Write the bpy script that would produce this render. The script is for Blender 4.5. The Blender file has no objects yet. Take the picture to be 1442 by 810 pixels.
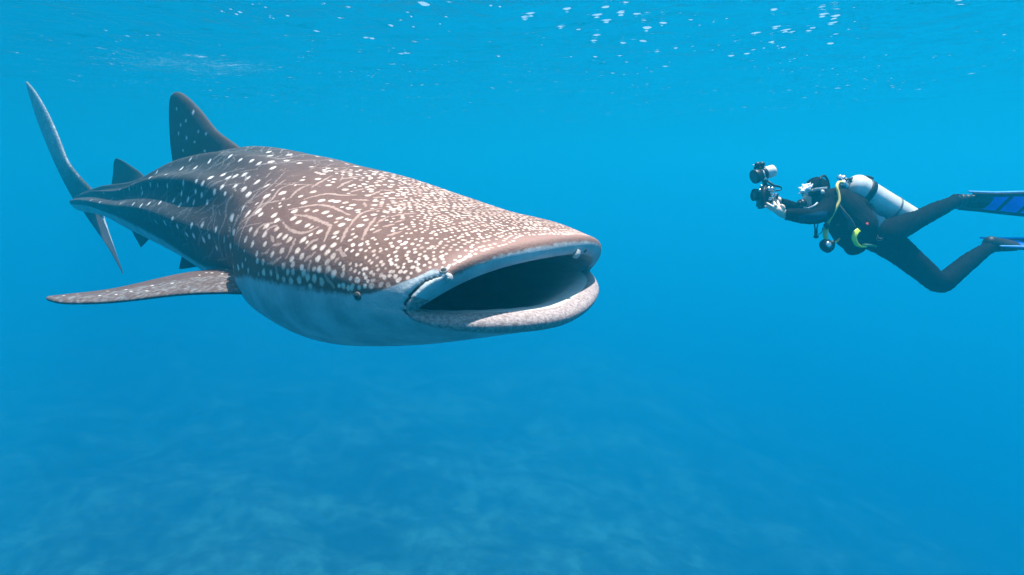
import bpy, bmesh, math, random
import numpy as np
from mathutils import Vector, Matrix, kdtree, noise

random.seed(7)
rng = np.random.default_rng(7)
S = bpy.context.scene
COL = S.collection
R = math.radians

# ------------------------------------------------------------------ camera
FPX, CX, CY = 900.0, 721.0, 405.0          # focal length and centre of the 1442 px wide photograph
cam_data = bpy.data.cameras.new("camera")
cam_data.sensor_width = 36.0
cam_data.lens = 36.0 * FPX / 1442.0
cam_data.clip_start = 0.02
cam_data.clip_end = 3000.0
cam = bpy.data.objects.new("camera", cam_data)
COL.objects.link(cam)
cam.location = (0, 0, 0)
PITCH = R(9.8)                             # the lens looks slightly down; things are laid out level with it, then tilted
TILT = Matrix.Rotation(-PITCH, 4, 'X')
cam.rotation_euler = (R(90) - PITCH, 0, 0)
S.camera = cam

# ------------------------------------------------------------------ daylight
SUN_EL, SUN_AZ = R(77), R(60)             # azimuth measured from +Y towards +X
world = bpy.data.worlds.new("World")
S.world = world
world.use_nodes = True
wn = world.node_tree.nodes
wl = world.node_tree.links
sky = wn.new("ShaderNodeTexSky")
sky.sky_type = 'NISHITA'
sky.sun_disc = False
sky.sun_elevation = SUN_EL
sky.sun_rotation = SUN_AZ
wl.new(sky.outputs[0], wn["Background"].inputs[0])
wn["Background"].inputs[1].default_value = 0.11
sun_data = bpy.data.lights.new("sun", 'SUN')
sun_data.energy = 5.0
sun_data.angle = R(0.5)
sun_data.color = (1.0, 0.95, 0.88)
sun = bpy.data.objects.new("sun", sun_data)
COL.objects.link(sun)
sd = Vector((math.sin(SUN_AZ) * math.cos(SUN_EL), math.cos(SUN_AZ) * math.cos(SUN_EL), math.sin(SUN_EL)))
sun.rotation_euler = sd.to_track_quat('Z', 'Y').to_euler()
sun.location = (0, 0, 60)
S.view_settings.view_transform = 'Standard'
S.view_settings.look = 'None'
S.view_settings.exposure = 1.25
S.view_settings.gamma = 1.0
cy = S.cycles
cy.volume_bounces = 6
cy.max_bounces = 12
cy.diffuse_bounces = 3
cy.glossy_bounces = 3
cy.transparent_max_bounces = 8

# ------------------------------------------------------------------ helpers
def P(px, py, y):
    """point seen at photograph pixel (px, py), y metres in front of the camera"""
    return Vector(((px - CX) / FPX * y, y, (CY - py) / FPX * y))

def tag(o, label=None, cat=None, group=None, kind=None):
    if label: o["label"] = label
    if cat: o["category"] = cat
    if group: o["group"] = group
    if kind: o["kind"] = kind
    return o

def empty(name, loc):
    o = bpy.data.objects.new(name, None)
    COL.objects.link(o)
    o.location = TILT @ Vector(loc)
    o.empty_display_size = 0.1
    return o

def link(name, me, mat, parent=None, smooth=True, level=True):
    if level: me.transform(TILT)
    o = bpy.data.objects.new(name, me)
    COL.objects.link(o)
    if mat: me.materials.append(mat)
    if smooth:
        me.shade_smooth()
    if parent:
        bpy.context.view_layer.update()
        o.parent = parent
        loc = Vector((0, 0, 0))
        p = parent
        while p:
            loc += p.location
            p = p.parent
        o.location = -loc if parent.type == 'EMPTY' else Vector((0, 0, 0))
    return o

def mesh_np(name, V, F):
    me = bpy.data.meshes.new(name)
    V = np.asarray(V, dtype=np.float32)
    F = np.asarray(F, dtype=np.int32)
    me.vertices.add(len(V)); me.vertices.foreach_set("co", V.ravel())
    k = F.shape[1]
    me.loops.add(F.size); me.loops.foreach_set("vertex_index", F.ravel())
    me.polygons.add(len(F)); me.polygons.foreach_set("loop_start", np.arange(0, F.size, k, dtype=np.int32))
    me.update(calc_edges=True); me.validate()
    return me

def grid_faces(n, m, wrap=True, flip=False):
    i = np.arange(n - 1)[:, None]
    j = np.arange(m if wrap else m - 1)[None, :]
    j2 = (j + 1) % m
    f = np.stack([i * m + j, i * m + j2, (i + 1) * m + j2, (i + 1) * m + j], -1).reshape(-1, 4)
    return f[:, ::-1] if flip else f

def curve(xs, ys, x):
    """smooth monotone (PCHIP) interpolation, ys may be vectors"""
    xs = np.asarray(xs, float); ys = np.asarray(ys, float); x = np.atleast_1d(np.asarray(x, float))
    one = ys.ndim == 1
    if one: ys = ys[:, None]
    h = np.diff(xs)[:, None]; d = np.diff(ys, axis=0) / h
    m = np.zeros_like(ys)
    a, b = d[:-1], d[1:]
    w1, w2 = 2 * h[1:] + h[:-1], h[1:] + 2 * h[:-1]
    with np.errstate(divide='ignore', invalid='ignore'):
        hm = (w1 + w2) / (w1 / a + w2 / b)
    m[1:-1] = np.where(a * b > 0, hm, 0.0)
    m[0], m[-1] = d[0], d[-1]
    k = np.clip(np.searchsorted(xs, x, side='right') - 1, 0, len(xs) - 2)
    t = np.clip((x - xs[k]) / (xs[k + 1] - xs[k]), 0, 1)[:, None]
    hh = h[k]
    y = (ys[k] * (1 + 2 * t) * (1 - t) ** 2 + hh * m[k] * t * (1 - t) ** 2 +
         ys[k + 1] * t * t * (3 - 2 * t) + hh * m[k + 1] * t * t * (t - 1))
    return y[:, 0] if one else y

def spline(pts, n):
    """Catmull-Rom through pts, n samples"""
    p = np.asarray([tuple(q) for q in pts], float)
    if len(p) == 2:
        t = np.linspace(0, 1, n)[:, None]
        return p[0] * (1 - t) + p[1] * t
    q = np.vstack([2 * p[0] - p[1], p, 2 * p[-1] - p[-2]])
    u = np.linspace(0, len(p) - 1 - 1e-6, n)
    k = u.astype(int); t = (u - k)[:, None]
    a, b, c, d = q[k], q[k + 1], q[k + 2], q[k + 3]
    return 0.5 * (2 * b + (c - a) * t + (2 * a - 5 * b + 4 * c - d) * t ** 2 + (3 * b - 3 * c + d - a) * t ** 3)

# ------------------------------------------------------------------ node helpers
def new_mat(name):
    m = bpy.data.materials.new(name)
    m.use_nodes = True
    nt = m.node_tree
    return m, nt, nt.nodes["Principled BSDF"]

def N(nt, kind, **kw):
    n = nt.nodes.new(kind)
    for k, v in kw.items():
        if k == "inputs":
            for kk, vv in v.items(): n.inputs[kk].default_value = vv
        else: setattr(n, k, v)
    return n

def simple_mat(name, col, rough=0.5, metal=0.0, var=0.25, scale=30.0, bump=0.0, bump_scale=200.0, spec=0.5):
    """procedural paint / rubber / cloth: base colour with uneven wear and fine relief"""
    m, nt, b = new_mat(name)
    tc = N(nt, "ShaderNodeTexCoord")
    nz = N(nt, "ShaderNodeTexNoise", inputs={"Scale": scale, "Detail": 5.0, "Roughness": 0.6})
    nt.links.new(tc.outputs["Object"], nz.inputs["Vector"])
    mp = N(nt, "ShaderNodeMapRange", inputs={"From Min": 0.3, "From Max": 0.7, "To Min": 1.0 - var, "To Max": 1.0 + var})
    nt.links.new(nz.outputs["Fac"], mp.inputs["Value"])
    mx = N(nt, "ShaderNodeMix", data_type='RGBA', blend_type='MULTIPLY')
    mx.inputs["Factor"].default_value = 1.0
    mx.inputs["A"].default_value = (*col, 1)
    nt.links.new(mp.outputs[0], mx.inputs["B"])
    nt.links.new(mx.outputs["Result"], b.inputs["Base Color"])
    b.inputs["Roughness"].default_value = rough
    b.inputs["Metallic"].default_value = metal
    b.inputs["Specular IOR Level"].default_value = spec
    if bump > 0:
        n2 = N(nt, "ShaderNodeTexNoise", inputs={"Scale": bump_scale, "Detail": 3.0})
        nt.links.new(tc.outputs["Object"], n2.inputs["Vector"])
        bp = N(nt, "ShaderNodeBump", inputs={"Strength": bump, "Distance": 0.004})
        nt.links.new(n2.outputs["Fac"], bp.inputs["Height"])
        nt.links.new(bp.outputs["Normal"], b.inputs["Normal"])
    return m

# =================================================================== sea: surface, bottom, water
SURF_Z = 2.2
def wave_height(x, y, seed, n, lo, hi, amp):
    g = np.random.default_rng(seed); z = 0
    for k in range(n):
        lam = math.exp(g.uniform(math.log(lo), math.log(hi)))
        a = g.normal(.6, .9); ph = g.uniform(0, 2 * np.pi)
        z = z + amp * lam * (1 + .0 * x) * np.sin((x * math.cos(a) + y * math.sin(a)) * 2 * np.pi / lam + ph)
    return z / math.sqrt(n)
def stretch(a, b, n, near, p):
    t = np.linspace(-1, 1, n)
    return t
# finer cells near the camera, coarser towards the horizon
gx = np.concatenate([np.linspace(-330, -40, 60, endpoint=False), np.linspace(-40, 40, 520, endpoint=False), np.linspace(40, 330, 61)])
gy = np.concatenate([np.linspace(-60, -5, 30, endpoint=False), np.linspace(-5, 40, 330, endpoint=False), np.linspace(40, 420, 140)])
GX, GY = np.meshgrid(gx, gy)
fade = np.clip(1 - (np.hypot(GX, GY) - 30) / 60, 0.0, 1)
GZ = SURF_Z + wave_height(GX, GY, 3, 9, 1.6, 7.0, .0105) + fade * wave_height(GX, GY, 5, 10, .5, 1.4, .010)
surf_me = mesh_np("water_surface", np.stack([GX, GY, GZ], -1).reshape(-1, 3), grid_faces(len(gy), len(gx), wrap=False))
wmat, nt, b = new_mat("water_surface")
nt.nodes.remove(b)
out = nt.nodes["Material Output"]
tc = N(nt, "ShaderNodeTexCoord")
def wnoise(scale, detail, sx=1.0, sy=1.0, rough=.55, dist=.6):
    mp = N(nt, "ShaderNodeMapping"); mp.inputs["Scale"].default_value = (sx, sy, 1)
    nt.links.new(tc.outputs["Object"], mp.inputs[0])
    n = N(nt, "ShaderNodeTexNoise", inputs={"Scale": scale, "Detail": detail, "Roughness": rough, "Distortion": dist})
    nt.links.new(mp.outputs[0], n.inputs["Vector"]); return n.outputs["Fac"]
def wmath(op, a, b_):
    n = N(nt, "ShaderNodeMath", operation=op)
    for i, x in enumerate((a, b_)):
        if isinstance(x, (int, float)): n.inputs[i].default_value = x
        else: nt.links.new(x, n.inputs[i])
    return n.outputs[0]
h1 = wnoise(1.3, 3, 1.0, 1.0)
h2 = wnoise(6.0, 3, 1.0, .8)
def choppy(cx, cy, r0, r1):
    """1 in a choppier patch of water round (cx, cy), 0 outside"""
    d = N(nt, "ShaderNodeVectorMath", operation='DISTANCE'); d.inputs[1].default_value = (cx, cy, SURF_Z)
    nt.links.new(tc.outputs["Object"], d.inputs[0])
    m = N(nt, "ShaderNodeMapRange", interpolation_type='SMOOTHSTEP', inputs={"From Min": r1, "From Max": r0, "To Min": 0.0, "To Max": 1.0})
    nt.links.new(d.outputs["Value"], m.inputs["Value"]); return m.outputs[0]
def steep(v, a, b_):
    m = N(nt, "ShaderNodeMapRange", interpolation_type='SMOOTHSTEP', inputs={"From Min": a, "From Max": b_, "To Min": 0.0, "To Max": 1.0})
    nt.links.new(v, m.inputs["Value"]); return m.outputs[0]
def peaks(scale, w, sy=1.0):
    """small steep wavelets"""
    mp = N(nt, "ShaderNodeMapping"); mp.inputs["Scale"].default_value = (1.0, sy, 1)
    mp.inputs["Rotation"].default_value = (0, 0, .35)
    nt.links.new(tc.outputs["Object"], mp.inputs[0])
    v = N(nt, "ShaderNodeTexVoronoi", inputs={"Scale": scale, "Randomness": 1.0})
    nt.links.new(mp.outputs[0], v.inputs["Vector"])
    return steep(v.outputs["Distance"], w, .0)
patch = steep(wnoise(.55, 3), .42, .56)
main = choppy(2.4, 8.6, 1.5, 5.0)
offing = choppy(0.0, 19.0, 9.5, 14.0)
left = choppy(-6.3, 13.2, .6, 2.6)
pk = wmath('MULTIPLY', peaks(2.8, .36, .75), wmath('MULTIPLY', patch, wmath('ADD', wmath('MULTIPLY', main, .16), wmath('MULTIPLY', offing, .085))))
pk3 = wmath('MULTIPLY', peaks(6.5, .30, .6), wmath('MULTIPLY', steep(wnoise(.9, 3), .47, .62), wmath('MULTIPLY', offing, .055)))
pk2 = wmath('MULTIPLY', wnoise(9.0, 3, .6, 1.3), wmath('MULTIPLY', left, .075))
hh = wmath('ADD', wmath('ADD', wmath('MULTIPLY', h1, .17), wmath('MULTIPLY', h2, .032)), wmath('ADD', wmath('ADD', pk, pk3), pk2))
bp = N(nt, "ShaderNodeBump", inputs={"Strength": 1.0, "Distance": 1.0})
nt.links.new(hh, bp.inputs["Height"])
fr = N(nt, "ShaderNodeFresnel", inputs={"IOR": 1.333})
nt.links.new(bp.outputs["Normal"], fr.inputs["Normal"])
gl = N(nt, "ShaderNodeBsdfGlossy"); gl.inputs["Roughness"].default_value = .06
gl.inputs["Color"].default_value = (.95, .97, .97, 1)
nt.links.new(bp.outputs["Normal"], gl.inputs["Normal"])
tr = N(nt, "ShaderNodeBsdfTransparent"); tr.inputs["Color"].default_value = (.97, .985, .985, 1)
mx = N(nt, "ShaderNodeMixShader")
nt.links.new(fr.outputs[0], mx.inputs[0]); nt.links.new(tr.outputs[0], mx.inputs[1]); nt.links.new(gl.outputs[0], mx.inputs[2])
nt.links.new(mx.outputs[0], out.inputs["Surface"])
ws = link("water_surface", surf_me, wmat, level=False)
tag(ws, "rippled underside of the sea surface glittering with sunlit sparkles", kind="structure")

# seabed: sand and reef patches, falling away to the right
BED_Z = -21.0
bx = np.linspace(-330, 330, 331)
by = np.concatenate([np.linspace(-60, 30, 50, endpoint=False), np.linspace(30, 160, 220, endpoint=False), np.linspace(160, 420, 90)])
BX, BY = np.meshgrid(bx, by)
BZ = BED_Z - .0075 * np.clip(BX + 6, 0, None) ** 2 / (1 + .012 * np.clip(BX + 6, 0, None)) + 2.0 * np.clip((-BX - 10) / 60, 0, 1)
BZ = BZ + wave_height(BX, BY, 11, 10, 14, 60, .028) + wave_height(BX, BY, 12, 12, 4, 12, .055)
BZ = BZ + wave_height(BX, BY, 13, 10, 2.5, 5, .03)
bed_me = mesh_np("seabed", np.stack([BX, BY, BZ], -1).reshape(-1, 3), grid_faces(len(by), len(bx), wrap=False))
bmat, nt, b = new_mat("seabed_sand_and_reef")
tc = N(nt, "ShaderNodeTexCoord")
n1 = N(nt, "ShaderNodeTexNoise", inputs={"Scale": .22, "Detail": 10.0, "Roughness": .72, "Distortion": .15})
n2 = N(nt, "ShaderNodeTexNoise", inputs={"Scale": .9, "Detail": 5.0, "Roughness": .65})
for n in (n1, n2): nt.links.new(tc.outputs["Object"], n.inputs["Vector"])
ad = N(nt, "ShaderNodeMath", operation='MULTIPLY_ADD'); ad.inputs[1].default_value = .45
nt.links.new(n2.outputs["Fac"], ad.inputs[0]); nt.links.new(n1.outputs["Fac"], ad.inputs[2])
cr = N(nt, "ShaderNodeValToRGB")
e = cr.color_ramp.elements
e[0].position = .62; e[0].color = (.012, .032, .026, 1)
e[1].position = .86; e[1].color = (.09, .36, .24, 1)
x = cr.color_ramp.elements.new(.74); x.color = (.04, .13, .095, 1)
nt.links.new(ad.outputs[0], cr.inputs[0]); nt.links.new(cr.outputs[0], b.inputs["Base Color"])
b.inputs["Roughness"].default_value = .95
bed = link("seabed", bed_me, bmat, level=False)
tag(bed, "dim seabed of sand and dark reef patches far below", kind="structure")

# the water itself: one closed box of even density that scatters blue and swallows red
def box_mesh(name, lo, hi):
    v = [(x, y, z) for x in (lo[0], hi[0]) for y in (lo[1], hi[1]) for z in (lo[2], hi[2])]
    f = [(0, 1, 3, 2), (4, 6, 7, 5), (0, 4, 5, 1), (2, 3, 7, 6), (0, 2, 6, 4), (1, 5, 7, 3)]
    return mesh_np(name, v, f)
haze_me = box_mesh("haze", (-335, -65, float(BZ.min()) - 1.0), (335, 425, SURF_Z + .6))
hm, nt, b = new_mat("sea_water")
nt.nodes.remove(b)
vol = N(nt, "ShaderNodeVolumePrincipled")
WATER = dict(dens=0.1, scat=(0.002, 0.254, 0.362), absb=(0.282, 0.4492, 0.6516), g=0.56)
vol.inputs["Density"].default_value = WATER["dens"]
vol.inputs["Color"].default_value = (*WATER["scat"], 1)
vol.inputs["Absorption Color"].default_value = (*WATER["absb"], 1)
vol.inputs["Anisotropy"].default_value = WATER["g"]
nt.links.new(vol.outputs[0], nt.nodes["Material Output"].inputs["Volume"])
haze = link("haze", haze_me, hm, smooth=False, level=False)
tag(haze, "blue sea water filling the whole view", kind="stuff")

# =================================================================== whale shark
# body axis, s = metres behind the mouth: (s, x, y, z, half width, height above axis, height below axis, roll deg, squareness)
K = np.array([
 [0.00,  0.00, 2.44,  0.035, .538, .168, .155,  8.2, 2.5],
 [0.15, -0.11, 2.53,  0.052, .574, .210, .208, 9, 2.5],
 [0.35, -0.26, 2.66,  0.072, .592, .252, .272, 8, 2.5],
 [0.70, -0.51, 2.90,  0.112, .615, .325, .335, 10, 2.4],
 [1.05, -0.75, 3.15,  0.17, .602, .392, .355, 9, 2.3],
 [1.35, -0.95, 3.36,  0.22, .505, .430, .360, 9, 2.2],
 [1.65, -1.16, 3.58,  0.285, .478, .447, .378, 8.5, 2.15],
 [2.00, -1.40, 3.82,  0.35, .470, .455, .390, 8, 2.15],
 [3.00, -2.10, 4.52,  0.53, .420, .378, .345, 7, 2.1],
 [4.50, -3.15, 5.58,  0.70, .290, .212, .235, 5, 2.1],
 [6.00, -4.20, 6.65,  0.89, .170, .140, .150, 3, 2.0],
 [7.30, -5.12, 7.58,  1.00, .085, .085, .085, 0, 2.0],
 [7.60, -5.33, 7.80,  1.02, .030, .050, .040, 0, 2.0]])
NTH = 640
_d = np.linspace(0, 360, 3601)[:-1]                    # more vertices on the flank and the back than under the belly
_w = np.where((_d < 130) | (_d > 330), 1.6, 0.75)
_c = np.cumsum(_w) / _w.sum()
TH = np.radians(np.interp((np.arange(NTH) + .5) / NTH, _c, _d))
s_st = np.concatenate([np.linspace(0, 1.5, 330, endpoint=False), np.linspace(1.5, 4.5, 230, endpoint=False), np.linspace(4.5, 7.6, 110)])

def spine(s):
    s = np.atleast_1d(s)
    c = curve(K[:, 0], K[:, 1:4], s)
    e = 0.15
    f = curve(K[:, 0], K[:, 1:4], np.clip(s - e, 0, 7.6)) - curve(K[:, 0], K[:, 1:4], np.clip(s + e, 0, 7.6))
    f /= np.linalg.norm(f, axis=1, keepdims=True)
    r = np.cross(f, np.array([0, 0, 1.0])); r /= np.linalg.norm(r, axis=1, keepdims=True)
    u = np.cross(r, f)
    a = np.radians(curve(K[:, 0], K[:, 7], s))[:, None]
    return c, f, r * np.cos(a) - u * np.sin(a), u * np.cos(a) + r * np.sin(a)

def section(s, th, w, hu, hd, n):
    cs, sn = np.cos(th), np.sin(th)
    n = np.where(sn < 0, n[:, None] - .65 * np.clip(1 - np.reshape(s, (-1, 1)) / .4, 0, 1), n[:, None])   # the lower jaw is rounder
    x = w[:, None] * np.sign(cs) * np.abs(cs) ** (2 / n)
    h = np.where(sn > 0, hu[:, None], hd[:, None])
    z = h * np.sign(sn) * np.abs(sn) ** (2 / n)
    return x, z

def bulge(s, th):
    """how far the rounded snout and chin reach ahead of the straight mouth plane"""
    sn = np.sin(th)
    up = 0.165 * np.clip(1 - s / 0.7, 0, 1) ** 1.5
    lo = 0.205 * np.clip(1 - s / 0.7, 0, 1) ** 1.5
    return np.where(sn > 0, up * np.abs(sn) ** .9, lo * np.abs(sn) ** 1.3)

def droop(s, th):
    """the corners of the mouth hang lower than its middle"""
    return -.034 * np.abs(np.cos(th)) ** 4 * np.clip(1 - s / .35, 0, 1)

def gauss(x, c, w): return np.exp(-((x - c) / w) ** 2)

def shark_surface(s):
    s = np.atleast_1d(s)
    c, f, r, u = spine(s)
    kk = curve(K[:, 0], K[:, 4:9], s)
    w, hu, hd, n = kk[:, 0], kk[:, 1], kk[:, 2], kk[:, 4]
    x, z = section(s, TH[None, :], w, hu, hd, n)
    th = np.degrees(TH)[None, :]
    th = np.where(th > 270, th - 360, th)
    S2 = s[:, None]
    # longitudinal ridges on each flank, and the keel that widens the tail stalk
    on = np.clip((S2 - 1.3) / 1.0, 0, 1) * np.clip((7.4 - S2) / 1.5, 0, 1)
    rad = 0
    for a, amp, wd in ((66, .030, 7), (36, .032, 7), (4, .040, 8)):
        rad = rad + on * amp * (gauss(th, a, wd) + gauss(th, 180 - a, wd))
    rad = rad + .05 * np.clip((S2 - 4.5) / 1.2, 0, 1) * np.clip((7.5 - S2) / .6, 0, 1) * (gauss(th, -4, 16) + gauss(th, 184, 16))
    rad = rad + .03 * on * gauss(th, 90, 8)
    # shallow hollows between the ridges and a soft brow behind the head
    rad = rad - .010 * on * (gauss(th, 50, 8) + gauss(th, 20, 8) + gauss(th, 130, 8) + gauss(th, 160, 8))
    for gs in (1.17, 1.26, 1.35, 1.44, 1.53):
        for sg in (0, 1):
            ta = np.where(sg, 180 - th, th)
            rad = rad - .014 * np.exp(-((S2 - gs - .0012 * (ta - 18)) / .013) ** 2) * np.clip(1 - ((ta - 18) / 27) ** 4, 0, 1)
    L = np.sqrt(x * x + z * z) + 1e-6
    x = x * (1 + rad / L); z = z * (1 + rad / L)
    z = z + droop(S2, TH[None, :])
    # gill slits: shallow upright folds behind the head
    fo = bulge(S2, TH[None, :])
    return (c[:, None, :] + x[..., None] * r[:, None, :] + z[..., None] * u[:, None, :] + fo[..., None] * f[:, None, :])

def rim(w, hu, hd, fwd, n=2.2, scale_b=1.0):
    """one closed loop in the mouth plane"""
    c, f, r, u = spine(0.0)
    x, z = section(0, TH[None, :], np.array([w]), np.array([hu]), np.array([hd]), np.array([n]))
    z = z + droop(np.zeros((1, 1)), TH[None, :])
    fo = bulge(np.zeros((1, 1)), TH[None, :]) * scale_b + fwd
    return (c[:, None, :] + x[..., None] * r[:, None, :] + z[..., None] * u[:, None, :] + fo[..., None] * f[:, None, :])[0]

outer = shark_surface(s_st)
NL = 34
O, I = outer[0], rim(.474, .094, .083, 0.0)
c0, f0, r0, u0 = [q[0] for q in spine(0.0)]
low = np.clip(-np.sin(TH), 0, 1)[:, None]
lips = []
for k in range(NL):
    p = (NL - k) / (NL + 0.0)
    e = p * p * (3 - 2 * p) * .5 + p * .5
    blg = math.sin(math.pi * p) ** .7
    lips.append(O + (I - O) * e + f0 * blg * (.014 + .014 * np.abs(np.sin(TH))[:, None] + .022 * low))
lips = np.array(lips)
BV = np.concatenate([lips, outer], 0)                 # (NL + stations, NTH, 3)
s_all = np.concatenate([np.linspace(-NL, -1, NL) / NL * .1, s_st])
NS = len(BV)
TH2 = np.degrees(TH); TH2 = np.where(TH2 > 270, TH2 - 360, TH2)
V = BV.reshape(-1, 3).copy()
sV = np.repeat(s_all, NTH); tV = np.tile(TH2, NS)     # s and angle of every vertex

def vertex_normals(B):
    du = np.roll(B, -1, 1) - np.roll(B, 1, 1)
    dv = np.gradient(B, axis=0)
    n = np.cross(du, dv)
    n /= np.linalg.norm(n, axis=2, keepdims=True) + 1e-9
    return n
NV = vertex_normals(BV).reshape(-1, 3)
if np.mean(np.sum(NV * (V - np.repeat(BV.mean(1), NTH, 0)), 1)) < 0: NV = -NV
proj = np.stack([CX + FPX * V[:, 0] / V[:, 1], CY - FPX * V[:, 2] / V[:, 1]], 1)
facing = np.sum(NV * -V, 1) > 0

def pix_lookup(px, py, verts, prj, ok, reach=6.0):
    """index of the vertex in view nearest to a photograph pixel"""
    d2 = (prj[:, 0] - px) ** 2 + (prj[:, 1] - py) ** 2
    d2 = np.where(ok, d2, 1e9)
    near = np.where(d2 < max(d2.min() * 4, 2.0))[0]
    if d2.min() > reach * reach: return None
    return near[np.argmin(verts[near, 1] + d2[near] * .002)]

def zoomed(x0, y0, sc, pts): return [(x0 + x / sc, y0 + y / sc) for x, y in pts]

# pale spots and lines of the skin, read off the animal's flank
SPOTS_HEAD = zoomed(330, 290, 6.75, [(250,75),(375,82),(400,132),(685,37),(770,40),(865,55),(905,90),(1000,110),(570,45),(605,147),(695,177),(1012,175),(965,252),(805,235),(398,213),(425,278),(520,315),(650,318),(285,268),(300,188),(150,222),(285,362),(165,362),(205,450),(212,525),(265,535),(350,460),(448,420),(595,425),(640,478),(750,388),(840,388),(940,370),(935,470),(460,570),(553,560),(550,632),(635,585),(270,628),(343,637),(465,695),(530,712),(612,705),(693,680),(755,690),(825,720),(720,765),(805,602),(885,602),(935,650),(795,497),(878,437),(880,535),(100,320),(405,670),(500,628),(660,640),(540,500),(195,258),(480,285),(560,112)]) + \
  zoomed(400, 200, 6.75, [(25,170),(145,192),(262,227),(420,242),(630,295),(805,315),(170,355),(325,345),(420,403),(580,445),(760,395),(820,443),(280,467),(155,510),(185,570),(360,550),(505,557),(655,592),(700,640),(865,555),(860,592),(985,480),(1010,417),(1020,365),(1020,527),(1050,572),(910,365),(100,655),(850,682),(780,735),(545,778),(725,790),(90,718),(970,655),(320,130),(450,170),(450,550),(580,570),(600,200),(690,225),(890,405),(800,500)])
SPOTS_BODY = zoomed(240, 190, 6.75, [(185,230),(365,245),(105,310),(232,308),(118,462),(240,435),(500,372),(615,385),(705,370),(740,402),(820,440),(910,475),(690,508),(740,558),(620,480),(480,490),(410,545),(515,555),(293,575),(163,613),(28,622),(85,660),(230,540),(100,560),(340,640),(935,155),(950,192),(960,250),(840,265),(1110,237),(565,195),(380,400),(585,780),(730,740),(860,745),(1070,560),(910,575),(680,690),(970,305),(215,640),(1130,180),(545,400),(300,455),(660,230),(770,240)]) + \
  zoomed(50, 230, 3.856, [(345,208),(412,190),(460,213),(528,217),(567,228),(612,215),(672,210),(800,108),(868,20),(790,27),(712,122),(660,122),(710,55),(655,45),(622,72),(570,135),(503,140),(455,137),(300,195),(250,210),(368,168),(1065,292),(1150,268),(975,355),(1017,417),(1077,375),(1053,450),(940,400),(905,332),(845,340),(855,398),(765,345),(698,327),(652,322),(910,418),(620,120),(575,160),(980,460),(1122,240),(820,390),(740,300)])
LINES_HEAD = [zoomed(330, 290, 6.75, l) for l in ([(460,150),(520,215),(620,250),(700,240),(790,195)],[(570,80),(700,90),(800,130),(910,180),(880,260),(850,330)],[(575,310),(540,390),(490,490)],[(785,315),(720,345),(670,400)],[(760,440),(700,490),(665,520)],[(720,520),(700,600),(695,670)],[(260,450),(300,440),(325,410)],[(310,548),(370,535),(430,490)],[(365,370),(440,355)],[(340,280),(370,330)],[(1080,200),(1050,250),(1020,330)],[(205,220),(260,180),(320,165),(450,130)],[(860,660),(900,720),(940,770)],[(1010,420),(1030,460),(1060,470)],[(970,420),(1010,390)],[(990,490),(950,530)],[(390,590),(410,690)],[(280,250),(340,200),(400,180)])] + \
  [zoomed(400, 200, 6.75, l) for l in ([(60,520),(130,450),(230,400)],[(270,420),(350,370),(450,315)],[(505,430),(570,390),(650,355)],[(190,535),(300,505),(410,485),(480,490),(560,500),(690,495)],[(50,635),(200,605),(330,590),(450,610),(540,650),(620,685)],[(100,690),(220,700),(300,730),(380,765),(440,800)],[(920,620),(800,650),(720,680),(660,740),(620,800)],[(640,465),(700,450),(765,435)],[(540,345),(640,330),(740,310)],[(480,275),(560,265),(600,245)],[(660,540),(780,548)],[(910,460),(860,480),(780,515)],[(765,570),(775,605)],[(950,640),(990,665)],[(990,700),(940,730),(890,760)],[(870,710),(800,800)],[(860,520),(940,518)],[(920,450),(1030,452)])]
LINES_HEAD += [zoomed(480, 240, 5.4, l) for l in ([(240,385),(200,440),(160,520)],[(340,300),(360,320)],[(390,345),(480,325),(560,320)],[(290,385),(340,355)],[(250,470),(300,445)],[(430,205),(490,210)],[(150,215),(210,222)],[(360,490),(460,460)],[(420,390),(480,370)],[(330,420),(400,405)])]
LINES_BODY = [zoomed(240, 190, 6.75, l) for l in ([(590,565),(540,620),(520,680),(520,810)],[(440,590),(400,650),(400,740),(370,800)],[(820,540),(760,620)],[(910,570),(830,680),(740,800)],[(1080,350),(960,470),(840,560),(740,640)],[(1000,480),(1090,420)],[(1215,440),(1050,500),(980,580),(940,650),(820,720),(700,830)],[(360,470),(350,540)],[(620,440),(610,520)],[(680,680),(660,760),(600,820)],[(820,310),(880,270)],[(700,340),(660,400)],[(560,260),(500,330)],[(1000,210),(1060,180)],[(420,260),(360,320)],[(300,330),(260,400)],[(640,300),(590,340)],[(950,350),(900,400)])] + \
  [zoomed(50, 230, 3.856, l) for l in ([(1060,180),(1035,230),(1030,300),(1000,360),(990,420)],[(960,250),(965,290),(935,340),(930,400)],[(1130,240),(1080,320),(1045,400)],[(1230,210),(1160,290),(1110,390),(1095,470)],[(990,250),(1000,280)],[(880,330),(905,410)],[(800,350),(820,400)],[(710,160),(708,240)],[(560,170),(556,215)],[(790,130),(785,200)],[(640,150),(636,210)])]
# faint blotches and short dashes between the spots keep the back from looking printed
belly_px = [(345,386),(370,392),(400,398),(450,407),(480,411),(503,414),(530,410),(555,402),(590,387),(612,377)]
grooves_px = [(zoomed(460, 370, 8.1, [(1290,140),(1180,170),(1080,225),(1000,300),(940,380),(890,460),(880,490)]), .010),
              (zoomed(460, 370, 8.1, [(870,545),(900,585),(930,608)]), .008)]

kd_s, kd_l, kd_d = [], [], []                        # (centre, radius)
def add_spot(store, i, r, Va, mirror=None):
    store.append((Va[i], r))

SHIFT = [0.0, 0.0]
def put_spots(pix, r, store, Va, prj, ok):
    for px, py in pix:
        i = pix_lookup(px, py, Va, prj, ok)
        if i is not None:
            store.append((Va[i].copy(), r * (0.88 + .24 * rng.random())))

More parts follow.
